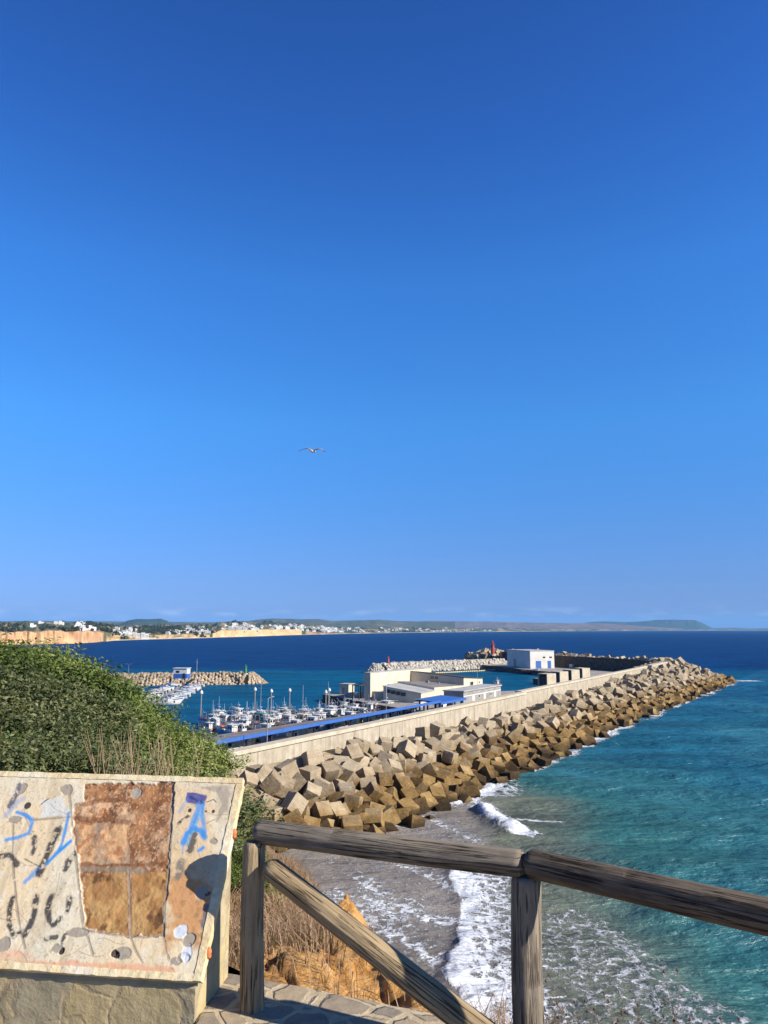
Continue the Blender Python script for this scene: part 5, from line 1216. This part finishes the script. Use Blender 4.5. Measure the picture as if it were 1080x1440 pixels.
BO = [  # photo position of the hull centre at the water, heading offset, length, hull, band, cabin, words
 (320, 1030, 80, 9.0, LBLUE, LBLUE, WHITE, 'light blue hulled boat with a white wheelhouse, nearest the hillside shrubs'),
 (347, 1031, 84, 8.5, BLACKP, BLACKP, WHITE, 'short black hulled boat beside the light blue one'),
 (304, 1021, 70, 8, WHITE, RED, WHITE, 'white boat with a red band half behind the shrubs'),
 (331, 1014, 78, 9.0, WHITE, NAVY, WHITE, 'white boat with a navy band behind the light blue hulled boat'),
 (352, 1020, 76, 9.5, WHITE, LBLUE, WHITE, 'white boat with a pale blue band and high white wheelhouse left of the lamp'),
 (366, 1029, 86, 8.5, NAVY, NAVY, WHITE, 'navy hulled boat just left of the nearest street lamp'),
 (372, 1014, 80, 11, WHITE, GREEN, TEAL, 'white boat with a green wheelhouse behind the lamp'),
 (386, 1022, 82, 9.5, WHITE, RED, WHITE, 'white boat with red band right of the nearest street lamp'),
 (398, 1015, 80, 10.5, GREEN, WHITE, WHITE, 'green hulled boat with white wheelhouse among the white boats'),
 (408, 1023, 84, 9, WHITE, ORANGE, WHITE, 'white boat with an orange band at the middle of the canopy'),
 (418, 1014, 80, 10.5, WHITE, BLUE, CREAM, 'white boat with a blue band and cream wheelhouse in the second row'),
 (431, 1018, 83, 9.5, NAVY, WHITE, WHITE, 'navy hulled boat with white sheer band and white wheelhouse'),
 (443, 1011, 78, 10, WHITE, LBLUE, WHITE, 'white boat with a light blue band at the outer row'),
 (455, 1016, 82, 9, RED, WHITE, WHITE, 'red hulled boat with a white sheer band'),
 (469, 1011, 80, 11, WHITE, NAVY, WHITE, 'white boat with a navy band lying third from the right of the row'),
 (484, 1013, 84, 10, CREAM, GREEN, WHITE, 'cream boat with a green band second from the right of the row'),
 (503, 1008, 70, 12, WHITE, WHITE, WHITE, 'all white boat with a raised stern gantry at the right end of the row'),
 (294, 1014, 78, 8.5, WHITE, BLUE, WHITE, 'white boat with blue band farthest left, behind the shrubs'),
 (312, 1009, 82, 9, WHITE, GREEN, WHITE, 'white boat with green band in the outer row at left'),
 (340, 1006, 80, 9.5, CREAM, BLUE, WHITE, 'cream hulled boat with blue band in the outer row left of the lamp'),
 (361, 1008, 76, 9, BLUE, WHITE, WHITE, 'bright blue hulled boat with white band in the outer row'),
 (393, 1007, 84, 10, WHITE, BLACKP, CREAM, 'white boat with black band and cream wheelhouse in the outer row'),
 (424, 1006, 78, 9.5, RED, RED, WHITE, 'all red hulled boat in the outer row'),
 (460, 1005, 82, 9, WHITE, TEAL, WHITE, 'white boat with teal band in the outer row at right'),
 (572, 0, 0, 0, 0, 0, 0, '')]
def fleet():
    for i, (px, py, dh, L, hc, bc, cc, words) in enumerate(BO[:-1]):
        p = at(px, py + (6 if px < 460 else 3), 0); fishing_boat((p.x, p.y, .05), ROTU + R(dh) + (math.pi if i % 3 == 1 else 0) + rng.uniform(-.1, .1), L * 1.12, hc, bc, cc, 'fishing boat: ' + words if False else words, 'fishing boats moored beside the canopy', rng.uniform(1.8, 4.0) if i not in (6, 10, 14) else 7.5, [STEEL, GREEN, ORANGE][i % 3], i % 4 != 2)
    p = at(537, 999, 0); fishing_boat((p.x, p.y, .1), R(128), 15, LBLUE, WHITE, WHITE, 'large pale blue trawler lying at the foot of the hall', None, 5, STEEL, True)
    p = at(728, 944.5, 0); fishing_boat((p.x, p.y, .1), R(160), 15, WHITE, LBLUE, WHITE, 'white trawler with pale blue band in front of the white warehouse', None, 5, ORANGE, False)
    p = at(752, 948, 0); fishing_boat((p.x - 2, p.y - 4, .1), R(150), 12, NAVY, RED, WHITE, 'dark hulled trawler with red band right of the white trawler', None, 6, RED, True)
    g_ = random.Random(4)
    for i in range(32):
        px = 288 + 238 * (i + g_.random()) / 32; py = 1034 - (px - 288) * .095 - g_.uniform(0, 14); p = at(px, py, 0)
        fishing_boat((p.x, p.y, .05), ROTU + R(g_.uniform(60, 100)) + (math.pi if i % 2 else 0), g_.uniform(6.5, 8.5), WHITE, (WHITE, LBLUE, CREAM, RED)[i % 4], WHITE, 'small white open decked boat squeezed between the bigger moored fishing boats', 'small white boats between the fishing boats', g_.uniform(1.2, 3.2), (STEEL, ORANGE, GREEN)[i % 3], i % 3 == 0)
    p = at(698.5, 965.5, 0); fishing_boat((p.x, p.y, .05), R(100), 6.5, WHITE, WHITE, WHITE, 'small white boat with boxy cabin behind the hall stair tower', None, 1.5, STEEL, True)
fleet()
def piles():
    for i, (px, py, hh) in enumerate(((282, 1008, 7.5), (358, 1000, 7.2), (381, 1002, 7), (407, 998, 6.6), (458, 1000, 6.4), (463, 995, 6.2))):
        p = at(px, py, 0); r = thing('mooring_pile', 'dark round mooring pile with a white domed cap behind the moored fishing boats', 'mooring pile', p, 0, 'white capped mooring piles')
        b = MB(); b.tube([(0, 0, -1), (0, 0, hh - 1.0)], .17, 10); b.build('shaft', GREY, r); b = MB(); b.tube([(0, 0, hh - .99), (0, 0, hh - .5), (0, 0, hh)], [.48, .46, .08], 10); b.build('cap', WHITE, r)
piles()
def motorboats():
    a, b = at(263, 962.5, .3), at(214, 990, .3); d = (b - a).normalized(); n = Vector((-d.y, d.x, 0)); L = (b - a).length
    r = thing('pontoon', 'grey floating pontoon with white motorboats along both sides', 'pontoon', (a.x, a.y, 0), math.atan2(d.y, d.x))
    m = MB(); m.box(0, L, -1.1, 1.1, .12, .55); m.build('deck', RGREY, r)
    m = MB()
    for k in range(12): m.box(L * k / 12 + .4, L * k / 12 + 3.2, -1.0, 1.0, -.4, .11)
    m.build('floats', GREY, r)
    g = thing('gangway', 'dark sloping gangway from the left mole down to the pontoon', 'gangway', (a.x, a.y, 0)); m = MB(); e = Vector((kp.x + 5.2, kp.y + .2, 4.2)) - Vector((a.x, a.y, 0)); s_ = Vector((d.x * 2, d.y * 2, .62)); w_ = Vector((.8, 0, 0))
    m.add([s_ - w_, s_ + w_, e + w_, e - w_, s_ - w_ - Vector((0, 0, .15)), s_ + w_ - Vector((0, 0, .15)), e + w_ - Vector((0, 0, .15)), e - w_ - Vector((0, 0, .15))], [(0, 1, 2, 3), (7, 6, 5, 4), (0, 4, 5, 1), (1, 5, 6, 2), (2, 6, 7, 3), (3, 7, 4, 0)]); m.build('walkway', RGREY, g)
    for sg in (-1, 1):
        h = MB(); u_ = Vector((0, 0, 1.0)); h.tube([s_ + w_ * sg + u_, e + w_ * sg + u_], .05, 5)
        for k in range(6): q = s_.lerp(e, k / 5) + w_ * sg; h.tube([q, q + u_], .04, 4)
        h.build('handrail', FIB, g)
    protos = []
    for k in range(3):
        q = thing('motorboat', 'x', 'motorboat', (0, 0, 0)); Lb = (6.6, 7.4, 5.8)[k]; B = Lb * .36
        hull_mesh(Lb, B, .95, .35, None, .2, .7).build('hull', [WHITE, (NAVY, WHITE, LBLUE)[k], WHITE], q)
        c = MB(); c.prism([(-Lb * .05, -B * .34), (Lb * .22, -B * .26), (Lb * .22, B * .26), (-Lb * .05, B * .34)], .66, [1.75, 1.15, 1.15, 1.75]); cc = c.build('cabin', WHITE, q)
        w2 = MB(); w2.prism([(-Lb * .07, -B * .33), (-Lb * .06, -B * .33), (-Lb * .06, B * .33), (-Lb * .07, B * .33)], 1.3, 1.95); w2.build('windscreen', GLASS, cc)
        if k == 1: t_ = MB(); t_.prism([(-Lb * .36, -B * .36), (-Lb * .08, -B * .36), (-Lb * .08, B * .36), (-Lb * .36, B * .36)], 2.05, 2.15); t_.build('bimini', BLUE if k == 1 else WHITE, q)
        o_ = MB(); o_.box(-Lb * .5 - .5, -Lb * .5 - .02, -.2, .2, .6, 1.35); o_.box(-Lb * .5 - .35, -Lb * .5 - .12, -.08, .08, -.3, .59); o_.build('outboard', BLACKP, q); protos.append(q)
    used = [0, 0, 0]; dist = []
    for sg in (1, -1):
        for k in range(13):
            if sg == 1 and k in (0,): continue
            t_ = 3 + k * (L - 5) / 12; p = a + d * t_ + n * sg * (1.3 + 3.9); i = rng.randrange(3)
            o = protos[i] if not used[i] else copy_tree(protos[i]); used[i] = 1
            o.location = (p.x, p.y, .05); o.rotation_euler.z = math.atan2(n.y * sg, n.x * sg) + (math.pi if rng.random() < .4 else 0) + rng.uniform(-.06, .06)
            side = 'right' if (n * sg).x > 0 else 'left'; kind = ('with a navy sheer band', 'with a blue sunshade', 'with a light blue sheer band')[i]
            o['label'] = f'white motorboat {kind} moored on the {side} side of the pontoon'; o['group'] = 'motorboats at the pontoon'
motorboats()
# ---------------------------------------------------------------- vehicles and gear under the canopy and on the quays
def van(p, rz, col, label, group):
    r = thing('parked_van', label, 'van', p, rz, group)
    m = MB(); m.prism([(-2.5, -.95), (1.3, -.95), (1.3, .95), (-2.5, .95)], .45, 2.3); m.prism([(1.31, -.95), (2.5, -.9), (2.5, .9), (1.31, .95)], .45, [2.2, 1.25, 1.25, 2.2]); m.build('body', col, r)
    m = MB(); m.add([(1.50, -.8, 2.09), (1.50, .8, 2.09), (2.2, .78, 1.53), (2.2, -.78, 1.53)], [(0, 1, 2, 3)]); m.build('windscreen', GLASS, r)
    for s_ in (-1, 1): m = MB(); m.box(.3, 1.2, min(s_ * .95, s_ * .975), max(s_ * .95, s_ * .975), 1.4, 2.05); m.build('side_window', GLASS, r)
    for x in (-1.6, 1.6):
        for y in (-.85, .85): m = MB(); m.tube([(x, y - .12, .36), (x, y + .12, .36)], .36, 12); m.build('wheel', BLACKP, r)
SILVER = paint('silver_paint', 170, 174, 178)
for i, (s, t, c, wd) in enumerate(((20, -22, WHITE, 'white'), (27, -21.4, WHITE, 'white'), (41, -22.5, SILVER, 'silver'), (60, -21.5, WHITE, 'white'), (77, -22, WHITE, 'white'), (91, -21.6, BLUE, 'blue'))):
    ps = ('at its near end', 'second from its near end', 'in its shade', 'at its middle', 'in its far half', 'near its far end')[i]
    van(ST(s, t, QZ), ROTU + rng.uniform(-.1, .1), c, f'{wd} van parked under the long blue edged canopy {ps}', 'vans under the canopy')
for i in range(17):
    c, wd = ((WHITE, 'white'), (SILVER, 'silver'), (WHITE, 'white'), (CREAM, 'cream'))[i % 4]
    van(ST(17 + i * 5.1, -25.5 - (i % 3) * 1.1, QZ), ROTU + math.pi / 2 * (i % 2) + rng.uniform(-.15, .15), c, f'{wd} van parked along the quay edge behind the long canopy, between it and the boats', 'vans along the quay edge behind the canopy')
for i, (px, py, c, wd) in enumerate(((789, 937, SILVER, 'silver van leftmost of the row below the dark arm wall'), (797, 938, BLUE, 'blue van second of the row below the dark arm wall'), (806, 939.5, WHITE, 'white van on the right of the row below the dark arm wall'), (817, 945, WHITE, 'white van alone on the far quay between row and store boxes'), (626, 997, WHITE, 'white van parked by the blue canopy end'), (640, 997, SILVER, 'silver van parked right beside the grey store'))):
    p = at(px, py, QZ); van(p, rng.uniform(0, 3), c, wd, 'vans on the quays')
def tubs():
    protos = []
    for k, c in enumerate((WHITE, LBLUE, CREAM)):
        r = thing('fish_tub', 'x', 'fish tub'); m = MB(); m.prism([(-.6, -.5), (.6, -.5), (.6, .5), (-.6, .5)], 0, .8); m.box(-.66, .66, -.56, .56, .801, .9); m.build('tub', c, r); protos.append(r)
    used = [0] * 3
    for i in range(42):
        k = rng.randrange(3); o = protos[k] if not used[k] else copy_tree(protos[k]); used[k] = 1
        o.location = ST(rng.uniform(32, 113), -19.8 - rng.uniform(0, 6.2), QZ) if i < 36 else ST(100 + i * .6, -34 - i * .08, QZ); o.rotation_euler.z = rng.uniform(0, 3); o.scale = (1.3, 1.3, 1.5)
        o['label'] = ('white', 'light blue', 'cream')[k] + ' plastic fish tub standing on the quay under or beside the canopy'; o['group'] = 'fish tubs under the canopy'
tubs()
# ================================================================== FAR COAST
CPX = [(-260, 911), (-120, 909), (0, 907), (60, 906), (105, 905), (140, 903), (160, 901), (200, 899.5), (290, 897.2), (310, 896.4), (360, 895), (430, 892.6), (520, 890.6), (640, 888.9), (800, 887.6), (1080, 886.4), (1350, 885.9)]
CX, CD = [], []
for px_, py_ in CPX: q = at(px_, py_, 0); CX.append(math.atan2(q.x, q.y)); CD.append(q.y / math.cos(0))
def pxang(px): r = ray(px, HOR); return math.atan2(r.x, r.y)
def coast_r(a): return np.exp(np.interp(a, CX, np.log(CD))) / np.cos(a)
def coast_profile(A, k, Rr):
    """height of the coastal land at bearing A, k metres inland of the waterline"""
    pa = lambda p: pxang(p)
    cl = np.interp(A, [pa(x) for x in (-200, 60, 140, 152, 172, 280, 300, 312, 420, 432, 470, 1080)], [20, 21, 20.5, 17, 9, 11, 13, 22, 23, 12, 6, 3])     # bluff height
    wd = np.interp(A, [pa(x) for x in (-200, 140, 160, 280, 300, 420, 440, 1080)], [14, 16, 40, 60, 30, 34, 60, 90])             # bluff width
    bw = np.interp(A, [pa(x) for x in (-200, 135, 165, 1080)], [2, 4, 45, 60])                                                # beach width
    n = fbm(A * 260, Rr / 300, 4, 5); n2 = fbm(A * 900, Rr / 60, 3, 6)
    cl = cl * (.82 + .34 * fbm(A * 130, A * 40, 4, 18))
    z = np.where(k < bw, k / bw * 1.2, 1.2 + (cl - 1.2) * sstep(0, 1, (k - bw - (n2 - .5) * 6 - (fbm(A * 170, k / 900, 3, 8) - .5) * wd * 1.3) / wd))
    up = np.interp(A, [pa(x) for x in (-200, 150, 300, 450, 640, 1080)], [26, 24, 34, 34, 24, 12])
    z = z + up * sstep(80, 1500, k) * (.55 + .9 * n) + 22 * sstep(1500, 5200, k) * n
    return z, cl, wd, bw, n, n2
def coast():
    ang = np.linspace(-.66, .66, 1100); kk = np.concatenate([np.linspace(-30, 170, 46), 170 + 6500 * np.linspace(0, 1, 46)[1:] ** 2])
    A, K = np.meshgrid(ang, kk); Rr = coast_r(A) + K; Z, cl, wd, bw, n, n2 = coast_profile(A, K, Rr); Z = np.where(K <= -8, -2, Z)
    X, Y = Rr * np.sin(A), Rr * np.cos(A)
    def c(*a): return np.array(lin(a))
    col = np.ones(A.shape + (3,)) * c(112, 110, 76); 
    def lay(k, a): col[:] = col * (1 - a[..., None]) + k * a[..., None]
    lay(c(70, 82, 52), sstep(.42, .58, fbm(A * 150, K / 260, 4, 44))); lay(c(176, 156, 112), sstep(.56, .66, fbm(A * 90, K / 400, 3, 91)) * .9)
    face = (K > bw - 6) & (K < bw + wd + 12); px_a = np.interp(A, [pxang(x) for x in range(-300, 1400, 20)], list(range(-300, 1400, 20)))
    red = face & (px_a < 146); lay(c(204, 160, 118), red * (.5 + .9 * n).clip(0, 1)); lay(c(220, 182, 134), red * sstep(.45, .62, fbm(A * 150, Z / 8 + A * 60, 4, 12))); lay(c(160, 104, 74), red * sstep(.56, .7, fbm(A * 260, Z / 4, 4, 19)) * .8)
    low = face & (px_a > 150) & (px_a < 296); lay(c(204, 170, 120), low * sstep(.35, .55, fbm(A * 160, Z / 5, 4, 29)))
    dune = face & (px_a >= 300) & (px_a < 424); lay(c(214, 182, 132), dune * 1.0); lay(c(196, 150, 96), dune * sstep(.5, .65, fbm(A * 260, Z / 6, 4, 39)) * .7)
    red2 = face & (px_a > 432) & (px_a < 470); lay(c(190, 130, 90), red2 * sstep(.45, .55, n2))
    beach = (K < bw) & (px_a > 150); lay(c(226, 206, 172), beach * 1.0)
    t = NT('coast_ground'); p = t.pos(); cc = t.attr('land').outputs['Color']; t.out(cc, .95, None, .1)
    struct(gridmesh('far_coast', np.stack([X, Y, Z], -1), t.m, True, {'land': col}, flip=True))
coast()
def hills(name, D, pts, c1, c2, seed, depth=2600):
    """range with the skyline pts (photo points taken at distance D)"""
    xs = np.linspace(pts[0][0], pts[-1][0], 360); ys = np.interp(xs, [p[0] for p in pts], [p[1] for p in pts])
    rows = []
    for f in (-1, -.8, -.6, -.4, -.25, -.12, 0, .3, 1):
        r = []
        for i, (x, y) in enumerate(zip(xs, ys)):
            p = atd(x, y, D); b = Vector((p.x, p.y, 0)).normalized(); hgt = max(0.0, p.z)
            nz = fbm(np.array([x / 16.0]), np.array([f * 4.0]), 4, seed)[0] - .5
            sh = (1 - abs(f)) ** 1.3; z = hgt * sh * (1 + (nz * .5 if f != 0 else nz * .05)); q = Vector((p.x, p.y, 0)) + b * f * depth; r.append((q.x, q.y, z if abs(f) < 1 else -5))
        rows.append(r)
    m = mottled(name + '_ground', c1, .004, .95, .0, None, 'Object', (1, .5, 1), 0, .1)
    struct(gridmesh(name, np.array(rows), m, True, flip=True))
G1 = [S(66, 78, 52), S(96, 98, 64), S(140, 126, 88)]; G2 = [S(92, 84, 62), S(128, 106, 80), S(150, 130, 96)]; G3 = [S(48, 66, 46), S(66, 82, 54), S(84, 94, 62)]
hills('inland_hills', 9000, [(-240, 878), (-120, 875), (0, 873.6), (55, 873), (100, 873.6), (160, 873.8), (240, 874.6), (300, 875), (350, 873), (363, 871.2), (385, 869.8), (410, 870.4), (420, 871), (447, 870.4), (470, 873.4), (500, 872.3), (533, 871.4), (560, 873.5), (640, 874.4)], G1, None, 3)
hills('wooded_hill', 7600, [(150, 882), (168, 878), (180, 872.5), (192, 870.4), (210, 870.8), (226, 870), (234, 872.5), (240, 876.5), (262, 882)], G3, None, 8, 1500)
hills('dry_hills', 13500, [(520, 884), (560, 876), (600, 873), (650, 873.6), (700, 874.2), (760, 875.6), (800, 876.4), (840, 876.4), (880, 878.6), (920, 881.5), (960, 884)], G2, None, 13)
hills('flat_topped_hill', 15500, [(780, 884), (810, 878), (830, 874.6), (850, 873.6), (880, 875), (905, 873.6), (922, 871.8), (950, 871.4), (978, 871.9), (988, 876), (998, 881.5), (1004, 884)], G3, None, 21)
hills('low_shore', 15000, [(940, 885.2), (990, 883.6), (1030, 882.8), (1060, 883.6), (1100, 883), (1200, 883.4), (1350, 884.5)], G1, None, 25, 1200)
def ground_far(px, k):
    a = pxang(px); rr = float(coast_r(np.array([a]))[0]) + k
    z = float(coast_profile(np.array([a]), np.array([k]), np.array([rr]))[0][0]); return Vector((rr * math.sin(a), rr * math.cos(a), z)), a
def town():
    hw = mottled('whitewash', [S(196, 194, 188), S(220, 218, 212), S(232, 230, 226)], .2, .9, 0)
    vs = []
    r = random.Random(17)
    for i in range(7):                                          # seven house forms, each with a parapet step or upper storey
        m = MB(); w_, d_, h = r.uniform(9, 16), r.uniform(8, 12), r.uniform(5, 8)
        w_ *= 1.05; d_ *= .8; h *= .66; m.box(-w_ / 2, w_ / 2, -d_ / 2, d_ / 2, -3, h); m.box(-w_ / 2 + .5, w_ * r.uniform(0, .3), -d_ / 2 + 2, d_ / 2 - .5, h + .01, h + r.uniform(2.2, 3.2)); 
        o = m.build('town_house', hw); vs.append(o)
    used = [0] * 7; n = 0
    zones = [(110, 300, 60, 120, 900), (300, 425, 95, 90, 900), (425, 560, 110, 120, 1100), (560, 640, 30, 100, 1200), (640, 690, 8, 120, 800), (0, 110, 5, 700, 1200)]
    for x0, x1, cnt, k0, k1 in zones:
        cl = [r.uniform(x0, x1) for _ in range(9)]
        for _ in range(cnt):
            px = min(max(r.gauss(r.choice(cl), 9), x0), x1); p, a = ground_far(px, k0 + (k1 - k0) * r.random() ** 1.2)
            i = r.randrange(7); o = vs[i] if not used[i] else vs[i].copy()
            if used[i]: COL.objects.link(o)
            used[i] = 1; o.location = p + Vector((0, 0, .8)); o.rotation_euler.z = -a + r.uniform(-.5, .5); s_ = r.uniform(.8, 1.25) * (1.0 if px < 450 else 1.25); o.scale = (s_, s_, s_ * r.uniform(.8, 1.15))
            if px < 300: tag(o, 'tiny white house among the trees above the pale low bank of the far coast', 'house', 'white houses above the low bank')
            elif px < 425: tag(o, 'tiny white house in the town above the long golden dune cliff', 'house', 'white houses above the dune cliff')
            else: tag(o, 'tiny white house on the far shore to the right of the golden dune cliff', 'house', 'white houses on the far shore right of the dune cliff')
    def hotel(px, k, w_, h, lab, st):
        p, a = ground_far(px, k); t_ = thing('hotel', lab, 'hotel', p, -a); m = MB()
        for i in range(st): x = -w_ / 2 + w_ * i / st; hh = h * (1, .8, 1.12, .9)[i % 4]; m.box(x + .05, x + w_ / st - .05, (i % 2) * 1.5, 14, -4, hh)
        m.build('blocks', hw, t_); g = MB()
        for i in range(st):
            x = -w_ / 2 + w_ * i / st; hh = h * (1, .8, 1.12, .9)[i % 4]; z = 2.2
            while z < hh - 2: g.box(x + 1, x + w_ / st - 1, (i % 2) * 1.5 - .25, (i % 2) * 1.5 - .02, z, z + 1.2); z += 3.2
        g.build('balcony_bands', RGREY, t_)
    hotel(193, 60, 56, 13, 'large white stepped hotel block above the low bank, the biggest on the far coast', 6)
    hotel(334, 120, 58, 11, 'white terraced hotel on top of the golden dune cliff', 5)
    hotel(288, 120, 34, 9, 'white low hotel block between the hotel and the dune cliff', 4)
town()
def woods():
    t = leafmat('far_tree', S(48, 60, 42), S(70, 80, 56), S(94, 100, 72)); g = np.random.default_rng(5); r = random.Random(9)
    P, N, T = [], [], []
    for px0, px1, cnt, k0, k1 in ((120, 300, 420, 60, 1100), (300, 640, 520, 150, 1500), (230, 300, 200, 200, 900), (-60, 130, 200, 60, 1200)):
        cl = [(r.uniform(px0, px1), r.uniform(k0, k1)) for _ in range(14)]
        for _ in range(cnt):
            c_ = r.choice(cl); p, a = ground_far(min(max(r.gauss(c_[0], 7), px0), px1), max(k0, r.gauss(c_[1], 90))); h = r.uniform(4, 9); w_ = h * r.uniform(.45, .8); n = 26
            d = g.normal(size=(n, 3)); d /= np.linalg.norm(d, axis=1, keepdims=True); q = np.array(p) + d * np.array([w_, w_, h * .45]) * g.uniform(.5, 1, (n, 1)) + np.array([0, 0, h * .55]); P.append(q); N.append(d); T.append(g.uniform(.1, .9, n))
    v, f = leaves(np.concatenate(P), np.concatenate(N), 4.6, .7, g); o = bpy.data.objects.new('far_woodland', raw_mesh('far_woodland', v, f, [t], {'tone': np.concatenate(T)})); COL.objects.link(o)
    tag(o, 'dark green trees and scrub scattered between the white houses of the far coast', 'woodland', None, 'stuff')
woods()
# ================================================================== GULL
def gull():
    c = atd(440, 634.5, 35); V_, F_, K = [], [], []
    def loft(rings, cols):
        o = len(V_); n = len(rings[0])
        for rg, cl in zip(rings, cols):
            for p in rg: V_.append(p); K.append(cl)
        for i in range(len(rings) - 1):
            for j in range(n): j2 = (j + 1) % n; F_.append((o + i * n + j, o + i * n + j2, o + (i + 1) * n + j2, o + (i + 1) * n + j))
        F_.append(tuple(o + j for j in range(n))); F_.append(tuple(o + (len(rings) - 1) * n + n - 1 - j for j in range(n)))
    white, grey, black, beak = (.40, .33, .26), (.22, .20, .20), (.03, .03, .035), (.75, .45, .06)
    # body along +y (flying away to the right), local x = right wing
    prof = [(-.34, .012, 0, white), (-.30, .055, 0, white), (-.20, .045, 0, white), (-.10, .06, -.005, white), (.02, .07, -.01, white), (.12, .062, 0, white), (.18, .048, .012, white), (.22, .055, .02, white), (.26, .048, .022, white), (.29, .022, .018, beak), (.335, .006, .008, beak)]
    loft([[(math.cos(q) * r * (1.5 if y < -.25 else 1), y, z + math.sin(q) * r * (.35 if y < -.25 else .92)) for q in np.linspace(0, 2 * math.pi, 12, endpoint=False)] for y, r, z, _ in prof], [p[3] for p in prof])
    for sg, dz in ((-1, 0), (1, -.03)):
        st = [(.05, .22, .03, .06, grey), (.16, .22, .09, .055, grey), (.28, .21, .135, .05, grey), (.36, .19, .14, .045, grey), (.46, .16, .115, .04, grey), (.56, .12, .075, .03, grey), (.63, .08, .04, .022, black), (.70, .045, .01, .014, black), (.74, .012, -.01, .008, black)]
        sw = [0, .03, .05, .05, .03, .0, -.04, -.09, -.13]
        loft([[(sg * x, y0 + ch * (.45 * math.cos(q)) , z + dz * x * 1.4 + th * .5 * math.sin(q) + .012 * math.cos(q)) for q in np.linspace(0, 2 * math.pi, 10, endpoint=False)] for (x, ch, z, th, _), y0 in zip(st, sw)], [p[4] for p in st])
    me = bpy.data.meshes.new('flying_gull'); me.from_pydata(V_, [], F_)
    a = me.attributes.new('plumage', 'FLOAT_COLOR', 'POINT'); a.data.foreach_set('color', np.array([k + (1,) for k in K], np.float32).reshape(-1))
    t = NT('plumage'); n = t.noise(t.coord(), 30, 4, .6); t.out(t.mix(1.0, t.attr('plumage').outputs['Color'], t.ramp(n, [(.3, .85), (.7, 1.05)]), 'MULTIPLY'), .8, None, .2); me.materials.append(t.m)
    bm = bmesh.new(); bm.from_mesh(me); bmesh.ops.recalc_face_normals(bm, faces=bm.faces); bm.to_mesh(me); bm.free(); me.polygons.foreach_set('use_smooth', [True] * len(me.polygons))
    o = bpy.data.objects.new('flying_gull', me); COL.objects.link(o); o.location = c; o.rotation_euler = (R(6), R(5), R(-18)); o.scale = (.95, .95, 1.05)
    tag(o, 'grey and white gull gliding with spread black tipped wings in the clear sky', 'gull')
gull()
# ================================================================== AIR
def haze():
    m = bpy.data.materials.new('sea_air'); m.use_nodes = True; nt_ = m.node_tree; nt_.nodes.clear()
    o = nt_.nodes.new('ShaderNodeOutputMaterial'); v = nt_.nodes.new('ShaderNodeVolumePrincipled'); v.inputs['Density'].default_value = 3.2e-5; v.inputs['Color'].default_value = (.24, .56, 1, 1); v.inputs['Anisotropy'].default_value = 0
    nt_.links.new(v.outputs[0], o.inputs['Volume'])
    b = MB(); b.box(-33000, 33000, -33000, 33000, -26, 420); h = b.build('haze', m); h['kind'] = 'stuff'; h['label'] = 'thin bluish sea air over the bay'
haze()
